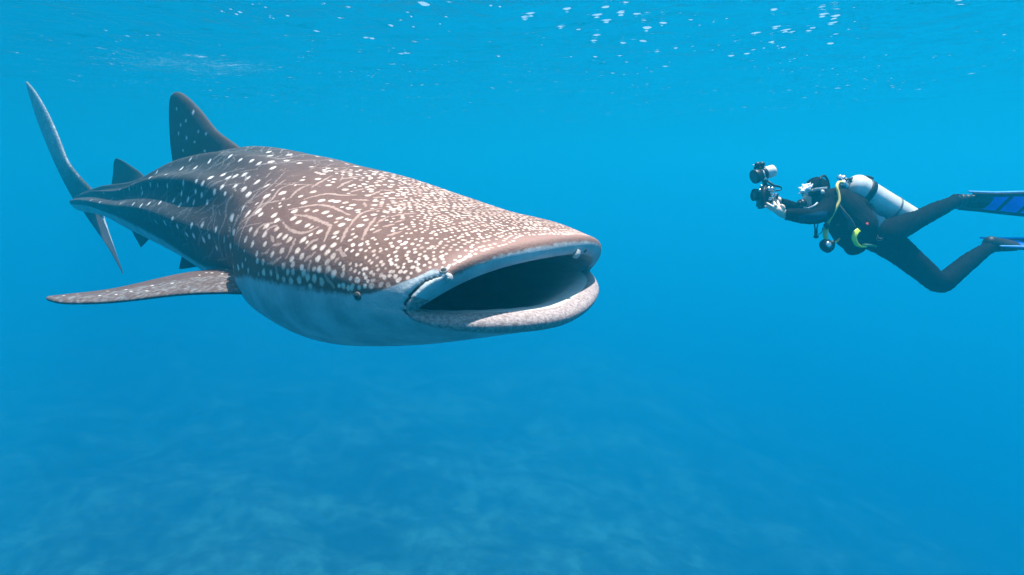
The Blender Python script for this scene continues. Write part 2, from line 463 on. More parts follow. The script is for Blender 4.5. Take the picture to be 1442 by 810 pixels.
def put_line(pl, r, store, Va, prj, ok):
    q = spline(pl and [(x, y, 0) for x, y in pl], max(6, int(sum(math.hypot(b[0]-a[0], b[1]-a[1]) for a, b in zip(pl[:-1], pl[1:])) / 1.6)))
    n = len(q)
    for k, (px, py, _) in enumerate(q):
        i = pix_lookup(px, py, Va, prj, ok)
        if i is not None:
            t = k / (n - 1)
            store.append((Va[i].copy(), r * (.55 + .45 * math.sin(math.pi * min(max(t, .08), .92))) * (.9 + .2 * rng.random())))

put_spots(SPOTS_HEAD, .0140, kd_s, V, proj, facing)
put_spots(SPOTS_BODY, .0175, kd_s, V, proj, facing & (sV > 1.0))
for l in LINES_HEAD: put_line(l, .0080, kd_l, V, proj, facing)
for l in LINES_BODY: put_line(l, .0068, kd_l, V, proj, facing & (sV > 1.0))
for l, r in grooves_px: put_line(l, r, kd_d, V, proj, facing)

# edge between the dark back and the pale belly
bs, bt = [], []
for px, py in belly_px:
    i = pix_lookup(px, py, V, proj, facing)
    if i is not None: bs.append(sV[i]); bt.append(tV[i])
o = np.argsort(bs)
bs = np.array(bs)[o]; bt = np.array(bt)[o]
bs = np.concatenate([bs, [2.0, 3.0, 4.5, 6.0, 7.6]]); bt = np.concatenate([bt, [-25, -22, -14, -12, -10]])
print("belly edge", np.round(bs, 2), np.round(bt, 1))
def belly_angle(s): return np.interp(s, bs, bt)
th_sym = np.where(tV > 90, 180 - tV, tV)             # same angle on both flanks
belly = th_sym < belly_angle(sV)

# the opposite flank carries the same pattern mirrored; find it through (s, angle)
def mirror_index(pts):
    out = []
    for p, r in pts:
        i = int(np.argmin(((V - p) ** 2).sum(1)))
        if sV[i] > 0 and tV[i] < 52:
            row = i // NTH; j = int(np.argmin(np.abs(TH2 - (180 - tV[i]))))
            out.append((V[row * NTH + j].copy(), r))
    return out
kd_s += mirror_index(kd_s[:]); kd_l += mirror_index(kd_l[::3])

def build_kd(store):
    kd = kdtree.KDTree(len(store))
    for i, (p, r) in enumerate(store): kd.insert(p, i)
    kd.balance()
    return kd, np.array([r for p, r in store])

# crowded spots on the snout: random points kept apart by a spacing that grows towards the gills
taken_s, taken_l = build_kd(kd_s), build_kd(kd_l)
dense = []
def surf_pt(s_, deg):
    row = NL + int(np.argmin(np.abs(s_st - s_))); j = int(np.argmin(np.abs(TH2 - deg)))
    return V[row * NTH + j], row * NTH + j
s_ = .010
while s_ < 1.12:
    h = .0188 + .016 * max(0, s_ - .12)
    ph = rng.uniform(0, 6.28)
    deg = float(belly_angle(s_)) + 1.5 + rng.uniform(0, 2)
    end = 180 - float(belly_angle(s_))
    while deg < end:
        wave = h * (.9 * math.sin(deg * .09 + 2.2 * s_ * 3) + .5 * math.sin(deg * .23 + ph * .15))
        edge_ = min(deg, 180 - deg) - float(belly_angle(s_))
        k = 1 + .55 * max(0, 1 - edge_ / 14) * (s_ > .08)          # larger spots along the lower edge of the cheek
        p, i = surf_pt(max(.004, s_ + wave + rng.normal(0, .10) * h), deg)
        q, _ = surf_pt(s_, min(deg + 1.0, 200)); rad_ = np.linalg.norm(q - surf_pt(s_, deg)[0]) + 1e-4   # metres per degree
        step = h * k * rng.uniform(.95, 1.45)
        deg += step / rad_
        wide = s_ > .62 and th_sym[i] < 74 and tV[i] < 90            # the shoulder carries fewer, well spaced spots
        _, _, ds = taken_s[0].find(p); _, _, dl = taken_l[0].find(p)
        if ds < .014 + h * (1.0 if wide else .60) or dl < .007 + h * (.75 if wide else .52): continue
        if rng.random() < (.45 if wide else .06): continue
        r = h * k * rng.uniform(.27, .42) * (.62 if wide else .85 if s_ > .75 else 1)
        dense.append((p.copy(), r))
        if rng.random() < .40:                                       # some run on along the row
            p2, _ = surf_pt(max(.004, s_ + wave), deg - step / rad_ + .6 * r / rad_)
            dense.append((p2.copy(), r * .85))
    s_ += h * rng.uniform(.92, 1.02)
print("dense spots", len(dense))
kd_s += dense
for i in rng.choice(np.where((sV > 1.3) & (sV < 6.5) & (th_sym > belly_angle(sV) + 4))[0], 500):
    if min(np.linalg.norm(V[i] - p) for p, r in kd_s[:300]) > .06:
        kd_l.append((V[i].copy(), .004 + .006 * rng.random()))

# wisps: short pale hairlines that run round the body between the spots
for _ in range(230):
    s0 = rng.uniform(1.0, 4.2); t0 = rng.uniform(float(belly_angle(s0)) + 4, 96)
    ln = rng.uniform(5, 16); lean = rng.uniform(.05, .22) * (1 if rng.random() < .85 else -.4)
    r0 = rng.uniform(.0030, .0052); n_ = int(ln / .45); kink = rng.uniform(-.02, .02)
    for k in range(n_):
        q = k / max(1, n_ - 1)
        th_ = t0 + ln * q; s_ = s0 - lean * q + kink * math.sin(6 * q)
        if not (.9 < s_ < 7): continue
        row = NL + int(np.argmin(np.abs(s_st - s_)))
        for ang in (th_, 180 - th_):
            j = int(np.argmin(np.abs(TH2 - ang)))
            kd_l.append((V[row * NTH + j].copy(), r0 * (.5 + .5 * math.sin(math.pi * min(max(q, .1), .9)))))
TREE_S, TREE_L, TREE_D = build_kd(kd_s), build_kd(kd_l), build_kd(kd_d)
def ratio(tree, Va, lim, n=3):
    kd, rr = tree
    out = np.full(len(Va), 3.0, np.float32)
    for i, p in enumerate(Va):
        for co, k, d in kd.find_n(p, n):
            q = d / rr[k]
            if q < out[i]: out[i] = q
    return out
def fast_ratio(tree, Va, mask, n=3):
    out = np.full(len(Va), 3.0, np.float32)
    idx = np.where(mask)[0]
    out[idx] = ratio(tree, Va[idx], 3, n)
    return out
qs = fast_ratio(TREE_S, V, (sV > -.01) & (th_sym > belly_angle(sV) - 8) & (sV < 7.4))
ql = fast_ratio(TREE_L, V, (sV > .1) & (th_sym > belly_angle(sV) - 8) & (sV < 7.4), 1)
qd = fast_ratio(TREE_D, V, (sV < .5) & (th_sym < 60), 1)
qs[qs > 3] = 3; ql[ql > 3] = 3

def ss(a, b, x):
    t = np.clip((x - a) / (b - a), 0, 1); return t * t * (3 - 2 * t)
# grooves round the mouth corner and nostrils are real dents
V -= NV * (np.exp(-(qd / 1.0) ** 2) * .008)[:, None]
edge = th_sym - belly_angle(np.clip(sV, .0, 7.6))
soft = 6.0 + 8.0 * ss(1.0, 2.5, sV)
bel = 1 - ss(-soft, soft * .6, edge)
front = 1 - ss(-.062, -.008, sV)
tan = .8 * np.exp(-((sV - .012) / .040) ** 2) * (th_sym > 5)                        # pale lip band right round the mouth
bel = np.maximum(bel, front * .92)
headness = 1 - ss(.60, 2.3, sV)
lipm = np.where(sV < 0, 1.0, 0.0) * 0 + (1 - ss(-.005, .02, sV)) * (th_sym < 12)

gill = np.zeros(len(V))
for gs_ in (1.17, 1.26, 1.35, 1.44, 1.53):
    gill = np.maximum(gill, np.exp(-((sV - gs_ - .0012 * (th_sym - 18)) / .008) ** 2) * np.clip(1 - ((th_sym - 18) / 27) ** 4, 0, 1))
def set_attr(me, pig, mark):
    a = me.attributes.new("pigment_and_light", 'FLOAT_COLOR', 'POINT'); a.data.foreach_set("color", np.asarray(pig, np.float32).ravel())
    a = me.attributes.new("place", 'FLOAT_VECTOR', 'POINT'); a.data.foreach_set("vector", np.asarray(mark, np.float32).ravel())

# ------------------------------------------------------------------ skin
skin, nt, bsdf = new_mat("whale_shark_skin")
L_ = nt.links.new
pg = N(nt, "ShaderNodeAttribute", attribute_name="pigment_and_light")
pl_ = N(nt, "ShaderNodeAttribute", attribute_name="place")
sep = N(nt, "ShaderNodeSeparateColor"); L_(pg.outputs["Color"], sep.inputs[0])
sp3 = N(nt, "ShaderNodeSeparateXYZ"); L_(pl_.outputs["Vector"], sp3.inputs[0])
tc = N(nt, "ShaderNodeTexCoord")
def noise_n(scale, detail=4, rough=.6, vec=None):
    n = N(nt, "ShaderNodeTexNoise", inputs={"Scale": scale, "Detail": detail, "Roughness": rough})
    L_(vec or tc.outputs["Object"], n.inputs["Vector"]); return n.outputs["Fac"]
def mrange(v, a, b, c=0.0, d=1.0, smooth=True):
    n = N(nt, "ShaderNodeMapRange", interpolation_type='SMOOTHSTEP' if smooth else 'LINEAR', inputs={"From Min": a, "From Max": b, "To Min": c, "To Max": d})
    L_(v, n.inputs["Value"]); return n.outputs[0]
def math_n(op, a, b=None):
    n = N(nt, "ShaderNodeMath", operation=op)
    for i, x in enumerate((a, b)):
        if x is None: continue
        if isinstance(x, (int, float)): n.inputs[i].default_value = x
        else: L_(x, n.inputs[i])
    return n.outputs[0]
def mix_c(f, a, b, blend='MIX'):
    n = N(nt, "ShaderNodeMix", data_type='RGBA', blend_type=blend)
    for k, x in (("Factor", f), ("A", a), ("B", b)):
        if isinstance(x, (int, float)): n.inputs[k].default_value = x
        elif isinstance(x, tuple): n.inputs[k].default_value = (*x, 1)
        else: L_(x, n.inputs[k])
    return n.outputs["Result"]
fine = noise_n(90, 5, .65)
coarse = noise_n(7, 5, .6)
# thin upright streaks behind the gills
stv = N(nt, "ShaderNodeCombineXYZ")
L_(math_n('MULTIPLY', sp3.outputs[0], 26.0), stv.inputs[0]); L_(math_n('MULTIPLY', sp3.outputs[1], 9.0), stv.inputs[1])
streak = mrange(noise_n(1.0, 4, .6, stv.outputs[0]), .56, .74)
streak = math_n('MULTIPLY', streak, mrange(sp3.outputs[0], .9, 1.6))
base_body = mix_c(coarse, (.020, .019, .019), (.056, .052, .051))
base_head = mix_c(coarse, (.086, .043, .031), (.205, .110, .080))  # browner head skin, with warm strobe light painted into its colour
hd_ = pg.outputs["Alpha"]
base = mix_c(hd_, base_body, base_head)
base = mix_c(mrange(fine, .35, .75, 0, .35), base, mix_c(hd_, (.080, .078, .078), (.27, .150, .120)))
base = mix_c(math_n('MULTIPLY', streak, .30), base, (.15, .16, .17))
tn = N(nt, "ShaderNodeAttribute", attribute_name="tan")
base = mix_c(math_n('MULTIPLY', tn.outputs["Fac"], .85), base, (.36, .215, .18))
# wobble the pattern a little so that no edge is a perfect circle
wob = mrange(noise_n(55, 3, .5), .2, .8, -.36, .36, False)
qs3 = math_n('ADD', math_n('MULTIPLY', sep.outputs[0], 3.0), wob)
ql3 = math_n('ADD', math_n('MULTIPLY', sep.outputs[1], 3.0), math_n('MULTIPLY', wob, 1.6))
lmask = math_n('MULTIPLY', mrange(ql3, 1.35, .55), mrange(hd_, 0, 1, .42, .92))
col = mix_c(lmask, base, mix_c(hd_, (.24, .26, .27), (.40, .27, .22)))
smask = math_n('MULTIPLY', mrange(qs3, 1.30, .55), mrange(noise_n(11, 3), .30, .55, .55, 1.0))
tint = noise_n(16, 2)
spot_c = mix_c(mrange(tint, .3, .7), mix_c(hd_, (.62, .66, .66), (.62, .44, .36)), mix_c(hd_, (.80, .83, .82), (.88, .73, .62)))
col = mix_c(math_n('MULTIPLY', smask, .95), col, spot_c)
# belly and lips
bm = mrange(math_n('ADD', sep.outputs[2], mrange(noise_n(40, 4), .2, .8, -.22, .22, False)), .25, .75)
pale = mix_c(mrange(coarse, .3, .7), (.30, .36, .38), (.52, .56, .57))
pale = mix_c(mrange(sp3.outputs[0], .10, .55), pale, mix_c(1.0, pale, (.92, .98, 1.0), 'MULTIPLY'))  # slight belly shade painted into the colour away from the mouth
freck = mrange(noise_n(150, 2, .5), .66, .74)
pale = mix_c(math_n('MULTIPLY', freck, .45), pale, (.20, .19, .19))
lip_c = mix_c(mrange(fine, .3, .7), (.20, .155, .15), (.46, .385, .37))
pale = mix_c(mrange(sp3.outputs[2], .0, 1.0), pale, lip_c)
col = mix_c(bm, col, pale)
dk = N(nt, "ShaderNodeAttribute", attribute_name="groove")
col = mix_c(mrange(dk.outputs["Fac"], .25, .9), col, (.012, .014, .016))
L_(col, bsdf.inputs["Base Color"])
bsdf.inputs["Roughness"].default_value = .62
bsdf.inputs["Specular IOR Level"].default_value = .15
bp = N(nt, "ShaderNodeBump", inputs={"Strength": .55, "Distance": .006})
L_(math_n('ADD', fine, math_n('MULTIPLY', coarse, 1.6)), bp.inputs["Height"])
L_(bp.outputs["Normal"], bsdf.inputs["Normal"])

shark = empty("whale_shark", Vector(tuple(spine(2.0)[0][0])))
tag(shark, "huge dark whale shark with pale spots and lines swimming with its mouth wide open", "whale shark")
body_me = mesh_np("body", V, grid_faces(NS, NTH))
set_attr(body_me, np.stack([qs / 3, ql / 3, bel, headness], 1), np.stack([sV, tV / 360 * 4, lipm], 1))
a = body_me.attributes.new("tan", 'FLOAT', 'POINT'); a.data.foreach_set("value", tan.astype(np.float32))
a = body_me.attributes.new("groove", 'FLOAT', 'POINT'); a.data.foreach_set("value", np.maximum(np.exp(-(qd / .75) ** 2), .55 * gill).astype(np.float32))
link("body", body_me, skin, shark)

# throat: the inside of the mouth runs back from the inner lip
gum, nt2, b2 = new_mat("mouth_lining")
tc2 = N(nt2, "ShaderNodeTexCoord")
n2 = N(nt2, "ShaderNodeTexNoise", inputs={"Scale": 9.0, "Detail": 8.0, "Roughness": .75})
nt2.links.new(tc2.outputs["Object"], n2.inputs["Vector"])
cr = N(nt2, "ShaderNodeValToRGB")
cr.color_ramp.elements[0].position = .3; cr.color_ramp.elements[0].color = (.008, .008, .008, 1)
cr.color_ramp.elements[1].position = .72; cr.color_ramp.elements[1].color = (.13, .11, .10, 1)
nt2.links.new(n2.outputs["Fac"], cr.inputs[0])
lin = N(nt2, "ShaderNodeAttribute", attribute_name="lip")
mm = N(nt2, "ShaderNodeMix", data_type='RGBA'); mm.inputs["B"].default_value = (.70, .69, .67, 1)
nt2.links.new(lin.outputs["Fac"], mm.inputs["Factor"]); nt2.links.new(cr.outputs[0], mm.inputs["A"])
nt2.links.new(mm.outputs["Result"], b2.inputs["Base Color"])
b2.inputs["Roughness"].default_value = .55
bp2 = N(nt2, "ShaderNodeBump", inputs={"Strength": .8, "Distance": .02})
nt2.links.new(n2.outputs["Fac"], bp2.inputs["Height"]); nt2.links.new(bp2.outputs["Normal"], b2.inputs["Normal"])
NTM = NTH // 4
THs = TH[::4]
ts = np.linspace(0, 1, 46)
cav = []
for t in ts:
    s_ = 1.25 * t
    c, f, r, u = [q[0] for q in spine(s_)]
    grow = 1 + .10 * math.sin(min(t / .35, 1) * math.pi / 2)
    close = (1 - max(0, (t - .45) / .55) ** 2) ** .5 if t > .45 else 1
    w, hu, hd = .476 * grow * close, (.096 + .09 * min(t / .3, 1)) * close, (.085 + .13 * min(t / .3, 1)) * close
    x, z = section(0, THs[None, :], np.array([w]), np.array([hu]), np.array([hd]), np.array([2.2]))
    fo = bulge(np.zeros((1, 1)), THs[None, :])[0] * max(0, 1 - t / .5)
    fold = 1 + .018 * np.sin(THs * 26) * min(t / .1, 1)
    # a pale ridge just inside the lower lip
    ridge = .020 * math.exp(-((t - .045) / .03) ** 2) * np.clip(-np.sin(THs), 0, 1)
    z = z[0] * fold + ridge + droop(0, THs) * max(0, 1 - t / .3); x = x[0] * fold
    cav.append(c + x[:, None] * r + z[:, None] * u + fo[:, None] * f)
cav = np.array(cav)
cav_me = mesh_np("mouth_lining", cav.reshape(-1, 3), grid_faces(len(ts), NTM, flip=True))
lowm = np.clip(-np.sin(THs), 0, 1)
lit_wall = np.clip(-np.cos(THs), 0, 1) ** 1.3  # one cheek wall inside lightened: strobe light painted into the colour
lip_and_lit_wall = np.exp(-(ts / .05) ** 2)[:, None] * (0.35 + .6 * lowm)[None, :] + np.exp(-((ts - .06) / .05) ** 2)[:, None] * (lowm * .75)[None, :] + .85 * np.exp(-(ts / .42) ** 2)[:, None] * lit_wall[None, :]
a = cav_me.attributes.new("lip", 'FLOAT', 'POINT'); a.data.foreach_set("value", np.clip(lip_and_lit_wall, 0, 1).astype(np.float32).ravel())
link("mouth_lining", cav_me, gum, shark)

# ------------------------------------------------------------------ fins
def fin(name, le, te, thick, nspan=60, nch=28, spots=(), spot_r=.018, bel_fn=None, head=0.0, hook=None):
    """le / te: (px, py, metres) from root to tip; loft of rounded sections between them"""
    A = spline([P(*p) for p in le], nspan); B = spline([P(*p) for p in te], nspan)
    return fin3(name, A, B, thick, nch, spots, spot_r, bel_fn, head)

def fin3(name, A, B, thick, nch=28, spots=(), spot_r=.018, bel_fn=None, head=0.0):
    nspan = len(A)
    span = np.gradient((A + B) / 2, axis=0); span /= np.linalg.norm(span, axis=1, keepdims=True) + 1e-9
    ch = B - A; cl = np.linalg.norm(ch, axis=1, keepdims=True) + 1e-6
    nrm = np.cross(ch / cl, span); nrm /= np.linalg.norm(nrm, axis=1, keepdims=True) + 1e-9
    u = (1 - np.cos(np.linspace(0, np.pi, nch))) / 2
    prof = (2.6 * (u ** .5) * (1 - u) ** .9) / 1.3
    t = np.linspace(0, 1, nspan)
    th_ = thick * (1 - t) ** .7 * np.ones(nspan) + .0025
    th_ = np.minimum(th_, cl[:, 0] * .22)
    th_ = th_ + thick * .5 * np.exp(-(t / .07) ** 2)            # flare where the fin grows out of the body
    loops = []
    for i in range(nspan):
        up = A[i] + ch[i] * u[:, None] + nrm[i] * (prof * th_[i])[:, None]
        dn = A[i] + ch[i] * u[:, None] - nrm[i] * (prof * th_[i])[:, None]
        loops.append(np.concatenate([up, dn[-2:0:-1]], 0))
    B_ = np.array(loops)
    m = B_.shape[1]
    Vf = B_.reshape(-1, 3)
    F = grid_faces(nspan, m)
    me = mesh_np(name, Vf, F)
    pr = np.stack([CX + FPX * Vf[:, 0] / Vf[:, 1], CY - FPX * Vf[:, 2] / Vf[:, 1]], 1)
    store = []
    put_spots(spots, spot_r, store, Vf, pr, np.ones(len(Vf), bool))
    q = ratio(build_kd(store), Vf, 3, 2) if store else np.full(len(Vf), 3.0)
    q = np.minimum(q, 3)
    tt = np.repeat(t, m); uu = np.tile(np.concatenate([u, u[-2:0:-1]]), nspan)
    bl = bel_fn(tt, uu) if bel_fn else np.zeros(len(Vf))
    ss_ = np.full(len(Vf), 3.0)
    set_attr(me, np.stack([q / 3, np.ones(len(Vf)), bl, np.full(len(Vf), head)], 1), np.stack([ss_ + tt, uu, 0 * tt], 1))
    return link(name, me, skin, shark)

fin("dorsal_fin", [(352,222,4.05),(334,205,4.18),(306,184,4.38),(285,158,4.56),(268,140,4.70),(256,131,4.80),(248,130,4.86)],
    [(240,262,5.05),(243,233,5.02),(240,205,5.0),(238,172,4.97),(238,150,4.93),(240,136,4.89),(246,131,4.87)], .050,
    spots=zoomed(20, 100, 4.05, [(980,285),(943,305),(935,360),(1097,358),(958,447),(1087,458),(1018,232),(1030,398),(1003,505),(925,215),(985,385),(1045,350)]), spot_r=.019, head=.25, bel_fn=lambda t, u: .16 + 0 * u)
fin("second_dorsal_fin", [(206,258,5.85),(200,245,5.95),(185,234,6.1),(172,226,6.2),(164,223,6.25)],
    [(157,280,6.5),(157,262,6.48),(159,245,6.42),(160,230,6.35),(162,224,6.28)], .026)
fin("caudal_fin", [(142,280,7.10),(130,267,7.25),(112,249,7.40),(95,226,7.56),(82,192,7.76),(68,160,7.98),(52,132,8.2),(40,117,8.36),(37,115,8.4)],
    [(112,292,7.75),(104,282,7.8),(90,257,7.95),(75,226,8.08),(62,195,8.2),(51,166,8.3),(42,138,8.38),(37,120,8.42),(36,115,8.43)], .060, nspan=80,
    bel_fn=lambda t, u: .25 + .27 * ss(.1, .5, t) + 0 * u)
fin("caudal_fin_lower_lobe", [(112,284,7.35),(117,297,7.35),(134,322,7.38),(152,348,7.42),(168,376,7.5),(173,386,7.52)],
    [(150,288,7.75),(147,303,7.8),(153,324,7.75),(161,348,7.68),(170,374,7.58),(174,386,7.54)], .024,
    bel_fn=lambda t, u: .15 + .85 * ss(.80, .93, u))  # bright lit rim painted pale along the trailing edge
fin("anal_fin", [(222,320,5.6),(215,330,5.65),(206,341,5.73),(199,348,5.8)], [(174,298,6.1),(178,309,6.1),(188,330,6.0),(198,348,5.83)], .018, bel_fn=lambda t, u: .12 + 0 * u)
fin("pelvic_fin", [(318,352,4.30),(304,366,4.35),(279,375,4.5),(255,379,4.65)], [(262,338,4.90),(258,351,4.86),(255,365,4.80),(252,378,4.70)], .024, bel_fn=lambda t, u: .10 + 0 * u)
PEC_S = zoomed(50, 230, 3.856, [(960,590),(1010,597),(885,605),(840,615),(755,630),(700,640),(640,655),(560,665),(480,672),(395,690),(350,717),(290,717),(225,705),(150,712),(600,690),(520,695),(1040,575),(920,590),(800,632),(430,705),(680,662),(740,652)])
fin("pectoral_fin", [(366,408,2.86),(340,412,2.78),(310,412,2.74),(250,415,2.78),(160,425,2.90),(95,427,3.02),(70,423,3.08),(65,420,3.10)],
    [(372,362,3.30),(340,372,3.30),(310,377,3.36),(250,386,3.42),(160,406,3.38),(95,414,3.24),(70,417,3.14),(65,419,3.11)], .040, nspan=90,
    spots=PEC_S, spot_r=.010, head=.45, bel_fn=lambda t, u: .22 + .12 * (u < .45))
# the other pectoral fin, mirrored through the body's own plane
c_, f_, r_, u_ = [q[0] for q in spine(1.25)]
def mirrored(pts):
    q = np.array([tuple(P(*p)) for p in pts]) - c_
    return q - 2 * (q @ r_)[:, None] * r_ + c_
fin3("pectoral_fin", spline(mirrored([(366,408,2.86),(340,412,2.78),(310,412,2.74),(250,415,2.78),(160,425,2.90),(95,427,3.02),(65,420,3.10)]), 60),
     spline(mirrored([(372,362,3.30),(340,372,3.30),(310,377,3.36),(250,386,3.42),(160,406,3.38),(95,414,3.24),(65,419,3.11)]), 60), .040, head=.22)

# ------------------------------------------------------------------ eyes, nostrils, barbels
eye_m = simple_mat("shark_eye", (.035, .032, .030), rough=.25, var=.3)
pupil_m = simple_mat("pupil", (.004, .004, .005), rough=.08, var=.1)
lid_m = simple_mat("eyelid_skin", (.15, .115, .10), rough=.6, var=.4, scale=60, bump=.4)
flesh_m = simple_mat("nostril_flesh", (.42, .43, .42), rough=.55, var=.25, scale=50, bump=.3)
lid2_m = simple_mat("nostril_skin", (.28, .29, .29), rough=.6, var=.3, scale=60)
dark_m = simple_mat("nostril_hole", (.012, .013, .015), rough=.8, var=.2)

def ball(radius, sub=3, sc=(1, 1, 1)):
    bm = bmesh.new()
    bmesh.ops.create_icosphere(bm, subdivisions=sub, radius=radius)
    bmesh.ops.scale(bm, vec=sc, verts=bm.verts)
    return bm
def bm_obj(name, bm, mat, parent, M=None):
    if M is not None: bmesh.ops.transform(bm, matrix=M, verts=bm.verts)
    bmesh.ops.recalc_face_normals(bm, faces=bm.faces)
    me = bpy.data.meshes.new(name); bm.to_mesh(me); bm.free()
    return link(name, me, mat, parent)
def frame_at(i):
    n = Vector(NV[i]).normalized()
    up = Vector((0, 0, 1)); t = up.cross(n).normalized(); b = n.cross(t)
    M = Matrix((t, b, n)).transposed().to_4x4(); M.translation = Vector(V[i])
    return M
def ring(R0, r0, n=28, m=10, sy=1.0):
    bm = bmesh.new(); vs = []
    for i in range(n):
        a = 2 * math.pi * i / n
        vs.append([bm.verts.new(((R0 + r0 * math.cos(b)) * math.cos(a), (R0 + r0 * math.cos(b)) * math.sin(a) * sy, r0 * math.sin(b))) for b in np.linspace(0, 2 * math.pi, m, endpoint=False)])
    for i in range(n):
        for j in range(m):
            bm.faces.new((vs[i][j], vs[(i + 1) % n][j], vs[(i + 1) % n][(j + 1) % m], vs[i][(j + 1) % m]))
    return bm
i_eye = pix_lookup(503, 417, V, proj, facing)
row, jj = i_eye // NTH, i_eye % NTH
j_far = int(np.argmin(np.abs(TH2 - (180 - TH2[jj]))))
for i in (i_eye, row * NTH + j_far):
    M = frame_at(i)
    e = bm_obj("eye", ball(.0120, 3, (1, 1, .7)), eye_m, shark, M @ Matrix.Translation((0, 0, .001)))
    bm_obj("pupil", ball(.0070, 3, (1, 1, .55)), pupil_m, e, M @ Matrix.Translation((0, 0, .0062)))
    bm_obj("eyelid", ring(.0130, .0048, sy=.85), lid_m, e, M)

def nostril(px, py, side):
    i = pix_lookup(px, py, V, proj, facing)
    M = frame_at(i)
    h = bm_obj("nostril", ball(.011, 2, (1.15, .9, .3)), dark_m, shark, M)
    bm_obj("nostril_rim", ring(.0115, .0026, sy=.8), lid2_m, h, M)
    return Vector(V[i])
nostril(625, 381, 1); nostril(825, 354, -1)
def tube(pts, rad, n=40, m=10, taper=None, flat=1.0):
    """smooth tube along points, radius a number or one per point"""
    q = spline(pts, n)
    rads = np.interp(np.linspace(0, 1, n), np.linspace(0, 1, len(rad)), rad) if hasattr(rad, '__len__') else np.full(n, rad)
    T = np.gradient(q, axis=0); T /= np.linalg.norm(T, axis=1, keepdims=True) + 1e-9
    a = np.cross(T[0], [0.3, 0.5, 0.81]); a /= np.linalg.norm(a)
    loops = []
    for i in range(n):
        a = a - T[i] * (a @ T[i]); a /= np.linalg.norm(a) + 1e-9
        b = np.cross(T[i], a)
        an = np.linspace(0, 2 * np.pi, m, endpoint=False)
        loops.append(q[i] + rads[i] * (np.cos(an)[:, None] * a + np.sin(an)[:, None] * b * flat))
    Vt = np.vstack(loops); F = grid_faces(n, m)
    caps = [[m * 0 + j for j in range(m)][::-1], [(n - 1) * m + j for j in range(m)]]
    bm = bmesh.new(); vs = [bm.verts.new(v) for v in Vt]
    for f in F: bm.faces.new([vs[k] for k in f])
    for f in caps: bm.faces.new([vs[k] for k in f])
    return bm
def dep(px, py):
    i = pix_lookup(px, py, V, proj, facing, 12); return float(V[i][1])
for pts, rad in (([(628,386),(633,391),(630,397)], [.006, .011, .012, .004]), ([(815,352),(812,359),(806,362)], [.007, .012, .012, .004])):
    y = min(dep(*pts[0]), dep(*pts[1])) - .004
    bm_obj("barbel", tube([P(px, py, y) for px, py in pts], rad, 18, 12), flesh_m, shark)

# =================================================================== diver
class Clay:
    """tapered limbs and lumps gathered into one skin by a voxel remesh"""
    def __init__(self): self.bm = bmesh.new()
    def limb(self, pts, sub=5):
        """pts: (px, py, metres, radius)"""
        q = [(*P(a, b, c), r) for a, b, c, r in pts]
        n = (len(q) - 1) * 9 + 1
        arr = np.array(q); u = np.linspace(0, len(q) - 1, n)
        p3 = spline(arr[:, :3], n); rr = np.interp(u, np.arange(len(q)), arr[:, 3])
        me = bpy.data.meshes.new("tmp")
        t = tube(p3, rr, n, 18); t.to_mesh(me); t.free()
        self.bm.from_mesh(me); bpy.data.meshes.remove(me)
        for k in (0, -1):
            bmesh.ops.create_icosphere(self.bm, subdivisions=3, radius=rr[k], matrix=Matrix.Translation(Vector(p3[k])))
    def lump(self, px, py, y, rx, ry, rz, rot=0.0):
        M = Matrix.Translation(P(px, py, y)) @ Matrix.Rotation(rot, 4, 'Y') @ Matrix.Diagonal((rx, ry, rz, 1))
        bmesh.ops.create_icosphere(self.bm, subdivisions=4, radius=1, matrix=M)
    def done(self, name, voxel=.0045, smooth=4):
        me = bpy.data.meshes.new(name + "_raw"); self.bm.to_mesh(me); self.bm.free()
        o = bpy.data.objects.new(name + "_raw", me); COL.objects.link(o)
        m = o.modifiers.new("r", 'REMESH'); m.mode = 'VOXEL'; m.voxel_size = voxel
        if smooth:
            m2 = o.modifiers.new("s", 'SMOOTH'); m2.factor = .5; m2.iterations = smooth
        dg = bpy.context.evaluated_depsgraph_get()
        res = bpy.data.meshes.new_from_object(o.evaluated_get(dg))
        res.name = name
        bpy.data.objects.remove(o); bpy.data.meshes.remove(me)
        return res

suit_m = simple_mat("neoprene", (.0015, .0020, .0030), rough=.8, var=.4, scale=18, bump=.4, bump_scale=220, spec=.04)
suit_blue = simple_mat("blue_neoprene", (.004, .040, .080), rough=.8, var=.25, scale=25, bump=.4, bump_scale=300, spec=.04)
vest_m = simple_mat("vest_cloth", (.0035, .0033, .0036), rough=.75, var=.45, scale=22, bump=.7, bump_scale=160, spec=.06)
skin_m = simple_mat("diver_skin", (.74, .60, .49), rough=.5, var=.12, scale=40)
rubber = simple_mat("black_rubber", (.006, .007, .008), rough=.5, var=.3, scale=40, spec=.25)
plastic = simple_mat("black_plastic", (.008, .009, .011), rough=.4, var=.35, scale=50, spec=.3)
white_p = simple_mat("white_enamel", (.64, .66, .65), rough=.32, var=.14, scale=14, bump=.15, bump_scale=40)
chrome = simple_mat("chromed_brass", (.72, .73, .74), rough=.25, metal=.85, var=.15, scale=60)
yellow_m = simple_mat("yellow_hose_rubber", (.74, .62, .16), rough=.5, var=.15, scale=40)
lime_m = simple_mat("lime_plastic", (.55, .78, .04), rough=.4, var=.12, scale=40)
red_m = simple_mat("red_plastic", (.6, .05, .05), rough=.4, var=.1)
blue_m = simple_mat("blue_fin_plastic", (.012, .13, .80), rough=.35, var=.2, scale=25)
bluel_m = simple_mat("light_blue_fin_edge", (.13, .38, .78), rough=.35, var=.15, scale=25)
lens_m = simple_mat("mask_glass", (.05, .07, .08), rough=.08, var=.1)

person = empty("person", P(1215, 322, 4.55))
tag(person, "scuba diver in dark wetsuit reaching a camera towards the whale shark", "person")

